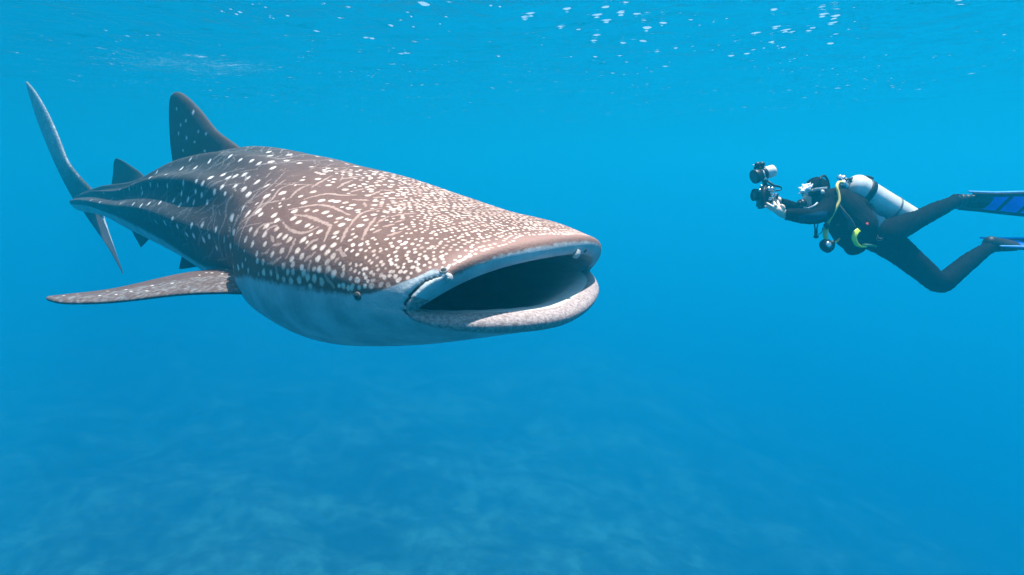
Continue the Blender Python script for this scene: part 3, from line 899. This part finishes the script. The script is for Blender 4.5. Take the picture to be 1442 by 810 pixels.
cl = Clay()
cl.lump(1149, 270.5, 4.55, .078, .074, .098, .15)                       # skull
cl.lump(1144, 281, 4.55, .066, .062, .066)                            # jaw
cl.lump(1135.5, 279, 4.55, .016, .014, .022)                          # nose
cl.lump(1138, 286, 4.55, .020, .028, .012)                            # lips
cl.limb([(1155, 278, 4.55, .062), (1172, 291, 4.55, .072)])           # neck
cl.limb([(1174, 287, 4.42, .085), (1176, 288, 4.55, .10), (1174, 287, 4.68, .085)])   # shoulder girdle
cl.limb([(1180, 293, 4.50, .125), (1197, 308, 4.50, .125), (1218, 323, 4.50, .110), (1240, 333, 4.50, .115)])
cl.limb([(1180, 293, 4.60, .125), (1197, 308, 4.60, .125), (1218, 323, 4.60, .110), (1240, 333, 4.60, .115)])
cl.limb([(1240, 331, 4.44, .096), (1268, 320, 4.50, .079), (1294, 308, 4.60, .062), (1318, 296, 4.70, .056), (1338, 287, 4.80, .044), (1346, 283, 4.84, .043)])   # left leg, straight
cl.limb([(1246, 338, 4.64, .108), (1272, 358, 4.62, .090), (1300, 381, 4.58, .076), (1324, 399, 4.55, .064), (1343, 386, 4.60, .062), (1366, 367, 4.68, .056), (1386, 353, 4.75, .044), (1394, 348, 4.78, .044)])  # right leg, knee bent
cl.limb([(1346, 282, 4.84, .043), (1366, 284, 4.86, .042), (1384, 286, 4.88, .032)])      # feet
cl.limb([(1394, 346, 4.78, .043), (1410, 346, 4.80, .040), (1428, 347, 4.82, .030)])
cl.limb([(1172, 287, 4.42, .068), (1160, 299, 4.36, .056), (1147, 305, 4.32, .047), (1128, 304, 4.33, .045), (1114, 302.5, 4.34, .037), (1105, 302, 4.34, .030)])   # left arm
cl.limb([(1172, 287, 4.68, .066), (1152, 300, 4.72, .052), (1132, 300, 4.70, .046), (1112, 291, 4.58, .038), (1099, 286, 4.50, .029)])   # right arm
# left hand: palm, four fingers and the thumb reaching round the housing
cl.limb([(1104, 302, 4.34, .028), (1099.5, 299, 4.335, .031), (1095, 296, 4.33, .027)])
cl.lump(1099, 297.0, 4.335, .038, .018, .032, .6)
F_ = [[(1096, 299.5, 4.335, .0105), (1088, 296.0, 4.335, .0100), (1081.5, 292.6, 4.345, .0090), (1076.8, 290.3, 4.36, .0075)],
      [(1095, 297.0, 4.330, .0115), (1088.5, 292.0, 4.325, .0110), (1083.5, 288.6, 4.335, .0095), (1079.2, 285.6, 4.36, .0078)],
      [(1096, 294.5, 4.330, .0115), (1092.5, 290.0, 4.320, .0110), (1090.8, 287.0, 4.335, .0095), (1089.6, 284.4, 4.36, .0080)],
      [(1098, 293.0, 4.330, .0110), (1096.4, 288.4, 4.335, .0100), (1095.6, 285.3, 4.35, .0090), (1094.6, 282.5, 4.375, .0075)],
      [(1102, 297.5, 4.330, .0130), (1103.6, 293.5, 4.315, .0120), (1102, 290.0, 4.315, .0105), (1098.8, 289.3, 4.325, .0085)]]
for f in F_: cl.limb(f)
# right hand behind the housing
cl.limb([(1099, 286, 4.50, .027), (1095.5, 283, 4.49, .029), (1092, 281, 4.48, .026)])
for a, b in ((277, 4.50), (279.5, 4.485), (282, 4.475), (284.5, 4.47)):
    cl.limb([(1092, a + 2.5, b, .0105), (1087, a + .5, b - .01, .0098), (1083, a + .5, b + .01, .0088), (1081, a + 2, b + .03, .0075)])
cl.limb([(1094, 279, 4.47, .012), (1091, 275.5, 4.45, .011), (1087.5, 274.5, 4.44, .009)])
body_d = cl.done("body")
link("body", body_d.copy(), skin_m, person)

# wetsuit: the body's own surface lifted off the skin, ending at wrists and face
def shell(name, me, keep, lift, mat, parent):
    n = len(me.vertices); co = np.empty(n * 3, np.float32); me.vertices.foreach_get("co", co); co = co.reshape(-1, 3)
    no = np.empty(n * 3, np.float32); me.vertices.foreach_get("normal", no); no = no.reshape(-1, 3)
    q = np.stack([CX + FPX * co[:, 0] / co[:, 1], CY - FPX * co[:, 2] / co[:, 1], co[:, 1]], 1)
    k = keep(q)
    f4 = np.array([tuple(p.vertices) for p in me.polygons if len(p.vertices) == 4])
    f4 = f4[k[f4].all(1)]
    used = np.unique(f4); mp = -np.ones(n, int); mp[used] = np.arange(len(used))
    lf = np.full(n, lift) if np.isscalar(lift) else lift(q)
    co2 = co + no * np.asarray(lf)[:, None]
    return link(name, mesh_np(name, co2[used], mp[f4]), mat, parent)
def suit_keep(q):
    hand_l = (q[:, 0] < 1105.5) & (q[:, 2] < 4.41)
    hand_r = (q[:, 0] < 1099.5)
    head = (q[:, 0] > 1126) & (q[:, 0] < 1163) & (q[:, 1] < 293) & (q[:, 2] > 4.46) & (q[:, 2] < 4.64) & (q[:, 0] + (q[:, 1] - 270) * .6 < 1162)
    return ~(hand_l | hand_r | head)
def wrinkle(q):
    w = .006 + .0014 * np.sin(q[:, 0] * .9 + 3 * np.sin(q[:, 1] * .35)) * np.sin(q[:, 1] * .5 + q[:, 0] * .21)
    cuff = np.exp(-((q[:, 0] - 1107) / 2.2) ** 2) * .004 * (q[:, 2] < 4.45)
    crease = np.array([noise.noise(Vector((a * .13, b * .13, c * 5)))  for a, b, c in q]) * .0030
    return w + cuff + crease
shell("wetsuit", body_d, suit_keep, wrinkle, suit_m, person)
def hood_keep(q):
    near = (q[:, 0] > 1120) & (q[:, 0] < 1172) & (q[:, 1] < 298) & (q[:, 2] > 4.44) & (q[:, 2] < 4.66) & (q[:, 0] + (q[:, 1] - 270) * .6 < 1170)
    face = (q[:, 0] < 1142.5) & (q[:, 1] > 262) & (q[:, 1] < 289)
    return near & ~face
shell("hood", body_d, hood_keep, .011, suit_m, person)
# lighter blue panel along the near sleeve and on the hip
shell("sleeve_panel", body_d, lambda q: (q[:, 0] > 1124) & (q[:, 0] < 1163) & (q[:, 2] < 4.42) & (q[:, 1] > 303.5 - (q[:, 0] - 1124) * .16) & (q[:, 1] < 311 - np.clip(q[:, 0] - 1148, 0, 99) * .35), .0105, suit_blue, person)
shell("hip_panel", body_d, lambda q: (q[:, 0] > 1222) & (q[:, 0] < 1247) & (q[:, 2] < 4.55) & (q[:, 1] < 336) & (q[:, 1] > 298) & (q[:, 1] < 312 + (1246 - q[:, 0]) * 1.3), .014, suit_blue, person)
def pxtube(name, pts, rad, mat, parent, n=40, m=10, y=None):
    return bm_obj(name, tube([P(*p) for p in pts], rad, n, m), mat, parent)
seam_m = simple_mat("grey_stitching", (.10, .11, .12), rough=.7)
th_p = [(1234, 334, 4.352), (1237, 339, 4.35), (1250, 335, 4.366), (1266, 328, 4.408)]
pxtube("thigh_seam", th_p, .0028, seam_m, person)
pxtube("thigh_seam", [(a + 1.5, b - 4 if k == 3 else b - 3, c - .004) for k, (a, b, c) in enumerate(th_p)], .0028, seam_m, person)

# buoyancy vest: bulky jacket with shoulder straps and a side pocket
cv = Clay()
cv.limb([(1177, 290, 4.47, .125), (1192, 304, 4.46, .135), (1212, 320, 4.46, .125), (1219, 325, 4.47, .085)])
cv.limb([(1177, 290, 4.63, .125), (1192, 304, 4.64, .135), (1212, 320, 4.64, .125), (1219, 325, 4.63, .085)])
cv.limb([(1176, 306, 4.52, .075), (1186, 328, 4.50, .075), (1196, 338, 4.48, .072), (1212, 336, 4.46, .070)])
cv.limb([(1190, 281, 4.56, .080), (1208, 292, 4.56, .085), (1228, 307, 4.56, .055)])
cv.limb([(1195, 343, 4.42, .052), (1200, 349, 4.42, .050), (1210, 347, 4.42, .048)])
cv.limb([(1168, 281, 4.46, .050), (1176, 273, 4.49, .045), (1188, 268, 4.52, .040)])
vest_me = cv.done("buoyancy_vest", .007, 5)
vn = len(vest_me.vertices); co = np.empty(vn * 3, np.float32); vest_me.vertices.foreach_get("co", co); co = co.reshape(-1, 3)
no = np.empty(vn * 3, np.float32); vest_me.vertices.foreach_get("normal", no); no = no.reshape(-1, 3)
fold = np.array([noise.noise(Vector(c) * 9) for c in co]) * .012 + np.array([noise.noise(Vector((c[0] * 26, c[1] * 26, c[2] * 9))) for c in co]) * .006
vest_me.vertices.foreach_set("co", (co + no * fold[:, None]).astype(np.float32).ravel())
vest = link("buoyancy_vest", vest_me, vest_m, person)
strap_m = simple_mat("grey_webbing", (.03, .035, .042), rough=.7, var=.3, scale=80)
def band(name, pts, width, thick, mat, parent, n=40, up=None):
    """flat strap along (px, py, metres) points; width lies across the view"""
    q = spline([P(*p) for p in pts], n)
    T = np.gradient(q, axis=0); T /= np.linalg.norm(T, axis=1, keepdims=True)
    view = q / np.linalg.norm(q, axis=1, keepdims=True)
    side = np.cross(T, view); side /= np.linalg.norm(side, axis=1, keepdims=True)
    w = np.interp(np.linspace(0, 1, n), np.linspace(0, 1, len(width)), width) if hasattr(width, '__len__') else np.full(n, width)
    loops = []
    for a in np.linspace(0, 2 * np.pi, 12, endpoint=False):
        c_, s_ = math.cos(a), math.sin(a)
        loops.append(q + side * (w * np.sign(c_) * abs(c_) ** .5 / 2)[:, None] + view * (thick * np.sign(s_) * abs(s_) ** .7 / 2))
    L3 = np.stack(loops, 1)
    F = grid_faces(n, 12)
    me = bpy.data.meshes.new(name); bm = bmesh.new()
    vs = [bm.verts.new(v) for v in L3.reshape(-1, 3)]
    for f in F: bm.faces.new([vs[k] for k in f])
    bm.faces.new([vs[j] for j in range(12)][::-1]); bm.faces.new([vs[(n - 1) * 12 + j] for j in range(12)])
    return bm_obj(name, bm, mat, parent)
band("shoulder_strap", [(1182, 289, 4.335), (1190, 301, 4.315), (1197, 312, 4.312), (1200, 322, 4.318)], [.014, .022, .034, .05], .012, strap_m, vest)
band("pull_handle", [(1210, 323.5, 4.325), (1205, 328, 4.315), (1203, 336, 4.315), (1206, 343.5, 4.32), (1212, 347, 4.33), (1221, 347.5, 4.345)], [.030, .034, .032, .026, .014, .010], .014, lime_m, vest)
band("waist_strap", [(1214, 345, 4.335), (1224, 345.5, 4.345), (1235, 347, 4.40)], .016, .010, simple_mat("green_webbing", (.10, .26, .10), var=.3), vest)
band("toggle", [(1220, 316, 4.318), (1223, 315, 4.325)], .018, .014, red_m, vest, n=8)
band("emblem", [(1178, 316, 4.375), (1183, 317.5, 4.372)], .010, .008, simple_mat("dull_red_patch", (.16, .03, .03)), vest, n=8)

# mask
mk = Clay()
mk.lump(1139.5, 273, 4.55, .030, .082, .048, -.2)
mk.lump(1137.5, 279, 4.55, .026, .030, .030)
mask = link("dive_mask", mk.done("dive_mask", .005, 3), rubber, person)
ms = Clay(); ms.lump(1135.2, 273.2, 4.55, .008, .066, .036, -.2)
link("lens", ms.done("lens", .004, 2), lens_m, mask)
band("mask_strap", [(1142, 268.5, 4.462), (1148, 267, 4.440), (1156, 266, 4.438), (1164, 265, 4.47), (1168, 265, 4.53)], .018, .006, simple_mat("pale_strap", (.35, .42, .45), var=.4, scale=60), mask)
bm_obj("strap_buckle", ball(.014, 2, (1, .5, 1.2)), white_p, mask, Matrix.Translation(P(1158.5, 270.5, 4.434)))
for y in (4.52, 4.58):
    bm_obj("eye", ball(.011, 2), simple_mat("eye_white", (.7, .7, .68)), person, Matrix.Translation(P(1137.5, 273, y)))

# swim fins
def swim_fin(ax, pocket, width_dir, blade_len, tilt):
    """ax: heel, toe pixel points; the blade runs on beyond the toe and lies along width_dir"""
    heel, toe = P(*ax[0]), P(*ax[1])
    d = (toe - heel).normalized()
    wv = Vector(width_dir); wv = (wv - d * wv.dot(d)).normalized()
    nv = d.cross(wv).normalized()
    if nv.z < 0: nv = -nv
    cf = Clay()
    for k in range(7):
        t = k / 6; p = heel.lerp(toe, t)
        M = Matrix((d, wv, nv)).transposed().to_4x4(); M.translation = p
        bmesh.ops.create_icosphere(cf.bm, subdivisions=3, radius=1, matrix=M @ Matrix.Diagonal((.05, .052 + .03 * t, .056 - .028 * t, 1)))
    fp = link("swim_fin", cf.done("swim_fin", .006, 4), rubber, person)
    def pt(s, w, n): return toe + d * s + wv * w + nv * (n + tilt * s * s)
    def slab(name, s0, s1, w0, w1, th, mat, n0=0.0):
        """quilted panel between s0..s1 along and w0..w1 across (fractions of the local half width)"""
        bm = bmesh.new(); ns, nw = 14, 8; top = []; bot = []
        for i in range(ns):
            s = s0 + (s1 - s0) * i / (ns - 1); hw = .082 + .055 * max(0, s) / blade_len
            top.append([bm.verts.new(pt(s, hw * (w0 + (w1 - w0) * j / (nw - 1)), n0 + th)) for j in range(nw)])
            bot.append([bm.verts.new(pt(s, hw * (w0 + (w1 - w0) * j / (nw - 1)), n0 - th)) for j in range(nw)])
        for i in range(ns - 1):
            for j in range(nw - 1):
                bm.faces.new((top[i][j], top[i + 1][j], top[i + 1][j + 1], top[i][j + 1]))
                bm.faces.new((bot[i][j], bot[i][j + 1], bot[i + 1][j + 1], bot[i + 1][j]))
        for i in range(ns - 1):
            for j in (0, nw - 1): bm.faces.new((top[i][j], top[i + 1][j], bot[i + 1][j], bot[i][j]))
        for i in (0, ns - 1):
            for j in range(nw - 1): bm.faces.new((top[i][j], top[i][j + 1], bot[i][j + 1], bot[i][j]))
        o = bm_obj(name, bm, mat, fp); o.data.shade_flat(); return o
    slab("blade", -.06, blade_len, -1, 1, .004, rubber)
    for (a, b) in ((.02, .155), (.195, .36), (.40, blade_len - .03)):
        slab("blade_panel", a, b, -.78, .78, .0068, blue_m)
    for sg in (-1, 1):
        q = [pt(s, sg * (.080 + .055 * max(0, s) / blade_len), .0) for s in (-.16, -.06, .05, .2, .4, blade_len)]
        bm_obj("side_rail", tube(q, [.010, .014, .015, .014, .012, .008], 40, 10), rubber, fp)
        q = [pt(s, sg * (.088 + .056 * max(0, s) / blade_len), .012) for s in (-.20, -.06, .05, .2, .4, blade_len)]
        bm_obj("edge_trim", tube(q, [.006, .010, .010, .010, .008, .006], 40, 8), bluel_m if sg > 0 else blue_m, fp)
    return fp
swim_fin([(1346, 283, 4.84), (1386, 285, 4.88)], None, (-.05, -.80, .60), .62, .02)
swim_fin([(1394, 343, 4.78), (1424, 344, 4.82)], None, (0, -.90, -.40), .62, .02)

# ------------------------------------------------------------------ scuba tank
def along(p0, p1):
    a, b = P(*p0), P(*p1); d = (b - a); L = d.length; d.normalize()
    q = d.to_track_quat('Z', 'Y').to_matrix().to_4x4(); q.translation = a
    return q, L
def lathe(prof, n=48):
    bm = bmesh.new(); rows = []
    for r, z in prof:
        if r < 1e-5: rows.append([bm.verts.new((0, 0, z))])
        else: rows.append([bm.verts.new((r * math.cos(2 * math.pi * k / n), r * math.sin(2 * math.pi * k / n), z)) for k in range(n)])
    for a, b in zip(rows[:-1], rows[1:]):
        for k in range(n):
            k2 = (k + 1) % n
            if len(a) == 1: bm.faces.new((a[0], b[k2], b[k]))
            elif len(b) == 1: bm.faces.new((a[k], a[k2], b[0]))
            else: bm.faces.new((a[k], a[k2], b[k2], b[k]))
    return bm
tank = empty("scuba_tank", P(1240, 285, 4.60))
tag(tank, "white steel scuba tank with black band strapped on the diver's back", "scuba tank")
M, L = along((1192, 256, 4.58), (1283, 312, 4.66))
Rk = .097
prof = [(0, 0), (.022, 0), (.024, .012), (.030, .020)] + [(.030 + (Rk - .030) * math.sin(t), .020 + .075 * (1 - math.cos(t))) for t in np.linspace(.1, math.pi / 2, 14)] + \
       [(Rk, .12), (Rk, L - .10), (Rk, L - .04)] + [(Rk - .02 * (1 - math.cos(t)), L - .04 + .04 * math.sin(t)) for t in np.linspace(.2, math.pi / 2, 6)] + [(0, L)]
bm_obj("cylinder", lathe(prof), white_p, tank, M)
bm_obj("tank_band", lathe([(Rk + .001, .135), (Rk + .005, .137), (Rk + .005, .180), (Rk + .001, .182)]), rubber, tank, M)
bk = bmesh.new(); bmesh.ops.create_cube(bk, size=1, matrix=M @ Matrix.Rotation(R(-60), 4, 'Z') @ Matrix.Translation((Rk + .008, 0, .158)) @ Matrix.Diagonal((.012, .060, .038, 1)))
bmesh.ops.bevel(bk, geom=bk.edges[:], offset=.004, segments=2, affect='EDGES'); bm_obj("buckle", bk, chrome, tank)
bm_obj("tank_band", lathe([(Rk + .001, .395), (Rk + .004, .397), (Rk + .004, .410), (Rk + .001, .412)]), simple_mat("grey_rubber", (.12, .13, .14), var=.3), tank, M)
bm_obj("valve", lathe([(0, -.075), (.017, -.073), (.019, -.05), (.019, -.03), (.023, -.028), (.023, .002), (0, .004)], 24), chrome, tank, M)
Mk, _ = along((1188, 258, 4.56), (1185, 248, 4.54))
bm_obj("valve_knob", lathe([(0, .0), (.012, .002), (.013, .020), (.024, .024), (.026, .050), (.018, .056), (0, .058)], 18), chrome, tank, Mk)

# ------------------------------------------------------------------ breathing regulator
reg = empty("breathing_regulator", P(1186, 260, 4.52))
tag(reg, "black scuba regulator with long yellow hose hanging across the diver's chest", "regulator")
Mr, _ = along((1191, 263, 4.52), (1186, 258, 4.47))
bm_obj("first_stage", lathe([(0, 0), (.024, .002), (.026, .03), (.020, .034), (.020, .05), (.026, .054), (.024, .074), (0, .078)], 24), chrome, reg, Mr)
hose = pxtube("yellow_hose", [(1187, 257, 4.46), (1181, 257, 4.40), (1178.5, 263, 4.36), (1181, 273, 4.345), (1181.5, 283, 4.335), (1178, 292, 4.33), (1172, 303, 4.335), (1166.5, 313, 4.35), (1164, 318, 4.36)], .0095, yellow_m, reg, 70, 12)
pxtube("yellow_hose", [(1162.2, 318, 4.36), (1160.6, 325, 4.36), (1160.4, 332, 4.36), (1162, 338, 4.36)], .0085, yellow_m, reg)
pxtube("yellow_hose", [(1164.8, 318, 4.355), (1164.0, 325, 4.352), (1163.6, 332, 4.352), (1163.8, 338, 4.355)], .0125, yellow_m, reg)
pxtube("yellow_hose", [(1170, 342.5, 4.36), (1175, 342, 4.37), (1179, 339.5, 4.40), (1182, 336, 4.44)], .0075, yellow_m, reg)
hb = Clay(); hb.limb([(1160, 314, 4.37, .020), (1167, 318, 4.36, .020)]); hb.lump(1164, 320, 4.37, .026, .02, .018)
bm_obj("hose_clip", tube([P(1161, 316, 4.345), P(1165, 319, 4.335), P(1168, 318, 4.345)], [.014, .018, .012], 14, 10), rubber, reg)
hb.bm.free()
bm_obj("hose_sleeve", ring(.0155, .004), lime_m, reg, Matrix.Translation(P(1164.5, 317.5, 4.342)))
def second_stage(name, px, py, y, r, ang, parent, front=(0, -1, 0)):
    c = P(px, py, y)
    M = Vector(front).to_track_quat('Z', 'Y').to_matrix().to_4x4(); M.translation = c
    o = bm_obj(name, lathe([(0, -.03), (r * .7, -.028), (r, -.015), (r * 1.05, .005), (r * .95, .020), (r * .75, .026), (0, .028)], 28), plastic, parent, M)
    bm_obj("purge_cover", lathe([(r * .55, .024), (r * .6, .030), (r * .3, .034), (0, .034)], 24), chrome if name == "octopus" else rubber, o, M)
    return o, M
octo, _ = second_stage("octopus", 1163, 345.5, 4.36, .042, 0, reg, (.25, -.9, .2))
bm_obj("mouthpiece", tube([P(1168, 344, 4.35), P(1172, 342, 4.35), P(1171, 350, 4.35), P(1168, 352, 4.35)], [.014, .018, .016, .008], 20, 10), plastic, octo)
bm_obj("exhaust_tee", tube([P(1159, 351, 4.35), P(1165, 353, 4.35), P(1170, 353, 4.35)], [.012, .017, .010], 16, 10), plastic, octo)
prim, _ = second_stage("second_stage", 1129, 288, 4.55, .036, 0, reg, (-.9, -.35, .1))
bm_obj("exhaust_tee", tube([P(1127, 291, 4.50), P(1130.5, 294, 4.52), P(1132, 294.5, 4.60)], [.012, .018, .012], 16, 10), plastic, prim)
bm_obj("mouthpiece", tube([P(1131, 287, 4.55), P(1137, 286.5, 4.55)], .014, 10, 10), simple_mat("clear_silicone", (.5, .56, .58)), prim)
pxtube("air_hose", [(1132, 292.5, 4.50), (1138, 293.5, 4.45), (1146, 290.5, 4.43), (1151, 286, 4.44)], .0085, simple_mat("pale_hose_sleeve", (.35, .42, .46)), reg)
pxtube("air_hose", [(1190, 261, 4.62), (1180, 267, 4.66), (1169, 268, 4.64), (1167, 260, 4.60), (1164.5, 252, 4.58), (1160.5, 247.8, 4.55), (1156.0, 249.5, 4.50), (1155.5, 253, 4.47)], .0085, rubber, reg, 70)
pxtube("air_hose", [(1192, 258, 4.52), (1198, 252, 4.56), (1210, 249, 4.66), (1222, 249, 4.70), (1230, 251.5, 4.70)], .0085, rubber, reg)
pxtube("air_hose", [(1190, 262, 4.50), (1191.5, 254, 4.49), (1196, 252.5, 4.50), (1199, 256, 4.52)], .0080, rubber, reg)
gs = empty("gauge_console", P(1149, 320, 4.40))
tag(gs, "small black gauge clip dangling under the diver's arm", "gauge")
pxtube("lanyard", [(1148, 311, 4.38), (1147, 316, 4.38), (1148, 324, 4.38)], .0045, rubber, gs)
pxtube("lanyard", [(1151, 311, 4.38), (1151.5, 316, 4.38), (1150, 324, 4.38)], .0045, rubber, gs)
pxtube("clip", [(1149, 322, 4.38), (1149, 328, 4.38), (1148.5, 332, 4.38)], [.009, .012, .007], plastic, gs)
pxtube("gauge", [(1146.5, 332.5, 4.38), (1149.5, 333.5, 4.38), (1152, 333, 4.38)], [.010, .013, .009], plastic, gs)
pxtube("lanyard", [(1152, 331, 4.38), (1157, 327, 4.38), (1159, 320, 4.38)], .003, rubber, gs)

# ------------------------------------------------------------------ underwater camera with strobe
rig = empty("underwater_camera", P(1075, 275, 4.42))
tag(rig, "black underwater camera housing with white strobe held in the diver's hands", "camera")
def rbox(px, py, y, sx, sy, sz, rot=0, bev=.010):
    b = bmesh.new()
    bmesh.ops.create_cube(b, size=1, matrix=Matrix.Translation(P(px, py, y)) @ Matrix.Rotation(R(rot), 4, 'Y') @ Matrix.Diagonal((sx, sy, sz, 1)))
    bmesh.ops.bevel(b, geom=b.edges[:], offset=bev, segments=3, affect='EDGES'); return b
bm_obj("housing", rbox(1076, 277.5, 4.44, .050, .17, .150, 4, .014), plastic, rig)
bm_obj("housing_back", rbox(1081, 277, 4.44, .030, .13, .110, 4, .010), plastic, rig)
Mp, _ = along((1072, 275, 4.43), (1062, 274.5, 4.42))
port = bm_obj("lens_port", lathe([(0, 0), (.030, 0), (.030, .022), (.041, .024), (.042, .058), (.036, .060), (.033, .050), (0, .046)], 32), plastic, rig, Mp)
bm_obj("lens", lathe([(.032, .049), (.02, .055), (0, .057)], 24), lens_m, port, Mp)
bm_obj("port_ring", lathe([(.031, .004), (.035, .006), (.035, .016), (.031, .018)], 28), chrome, rig, Mp)
for y, dx in ((4.33, 0), (4.55, 1)):
    pxtube("grip_handle", [(1074 + dx, 290, y), (1074 + dx, 280, y - .01), (1076 + dx, 268, y), (1078, 263, y + .04)], [.012, .016, .015, .010], rubber, rig)
for px, py, r in ((1070, 268, .009), (1083, 266, .015), (1089, 267, .016), (1086, 272, .012), (1087.5, 277, .013), (1084, 280, .012), (1092, 274, .010), (1072, 262.5, .007)):
    Mq = Vector((.2, -.9, .4)).to_track_quat('Z', 'Y').to_matrix().to_4x4(); Mq.translation = P(px, py, 4.36)
    bm_obj("control_knob", lathe([(0, -.012), (r, -.010), (r * 1.1, .004), (r * .8, .010), (0, .012)], 16), chrome, rig, Mq)
pxtube("viewfinder_arm", [(1083, 268.5, 4.36), (1087, 266, 4.35), (1091, 267.5, 4.36)], [.008, .013, .010], chrome, rig)
pxtube("lever", [(1091, 276, 4.38), (1094, 274, 4.38), (1094, 280, 4.39)], [.008, .011, .008], plastic, rig)
Ms, _ = along((1091, 239.5, 4.42), (1057, 251, 4.38))
strobe = bm_obj("strobe", lathe([(0, 0), (.026, .002), (.040, .014), (.042, .03), (.042, .080), (.040, .084)], 36), white_p, rig, Ms)
bm_obj("strobe_collar", lathe([(.040, .080), (.047, .083), (.047, .104), (.040, .107)], 36), plastic, strobe, Ms)
bm_obj("strobe_ring", lathe([(.039, .104), (.042, .106), (.042, .124), (.039, .126)], 36), white_p, strobe, Ms)
bm_obj("strobe_head", lathe([(.040, .122), (.045, .128), (.050, .160), (.048, .170), (0, .172)], 36), plastic, strobe, Ms)
bm_obj("strobe_window", lathe([(.042, .171), (.035, .1735), (0, .174)], 30), simple_mat("frosted_window", (.06, .065, .07), rough=.3), strobe, Ms)
for px, py, r in ((1067, 232.5, .022), (1073, 232, .022), (1070, 238, .020), (1063.5, 236.5, .011), (1061, 232.8, .006)):
    bm_obj("clamp_knob" if r > .007 else "focus_lamp", ball(r, 2, (1, .8, 1)), plastic if r > .007 else white_p, rig, Matrix.Translation(P(px, py, 4.38)))
pxtube("strobe_arm", [(1071, 240, 4.37), (1073, 247, 4.37), (1076, 254, 4.40), (1077.5, 262, 4.43)], [.016, .018, .016, .016], plastic, rig)
bm_obj("arm_joint", ball(.013, 2), chrome, rig, Matrix.Translation(P(1077.5, 252, 4.37)))
pxtube("sync_cable", [(1079, 254, 4.39), (1084, 257.5, 4.36), (1090, 261.5, 4.35), (1097, 262.8, 4.36), (1100.5, 265, 4.37), (1099, 268, 4.38), (1092, 268.5, 4.38)], [.008, .008, .008, .007, .0035, .0035, .006], rubber, rig, 60)

# ------------------------------------------------------------------ exhaled bubbles
bub_m = simple_mat("silvery_bubble", (.88, .92, .93), rough=.18, var=.08, scale=50)
bbm = bmesh.new()
arms = [((1124.5, 264.5), .9), ((1124.5, 273.5), 1.0), ((1130, 259.5), .9), ((1136, 258), 1.0), ((1141, 257.5), 1.0), ((1145.5, 259.5), .9), ((1144, 268.5), .8), ((1137, 273), .7), ((1129, 268), 1.1), ((1131, 275), .7), ((1140, 264), 1.1)]
rb = random.Random(4)
for (ax, ay), k in arms:
    for i in range(11):
        t = (i + rb.random()) / 11
        r = (.0165 * (1 - t) + .0045) * (.7 + .5 * rb.random()) * k
        p = P(1134 + (ax - 1134) * t + rb.gauss(0, .5), 266.5 + (ay - 266.5) * t + rb.gauss(0, .5), 4.46 + rb.gauss(0, .016))
        bmesh.ops.create_icosphere(bbm, subdivisions=2, radius=r, matrix=Matrix.Translation(p) @ Matrix.Diagonal((1, 1, .85, 1)))
bo = bm_obj("bubbles", bbm, bub_m, None)
tag(bo, "white burst of exhaled bubbles in front of the diver's mask", kind="stuff")
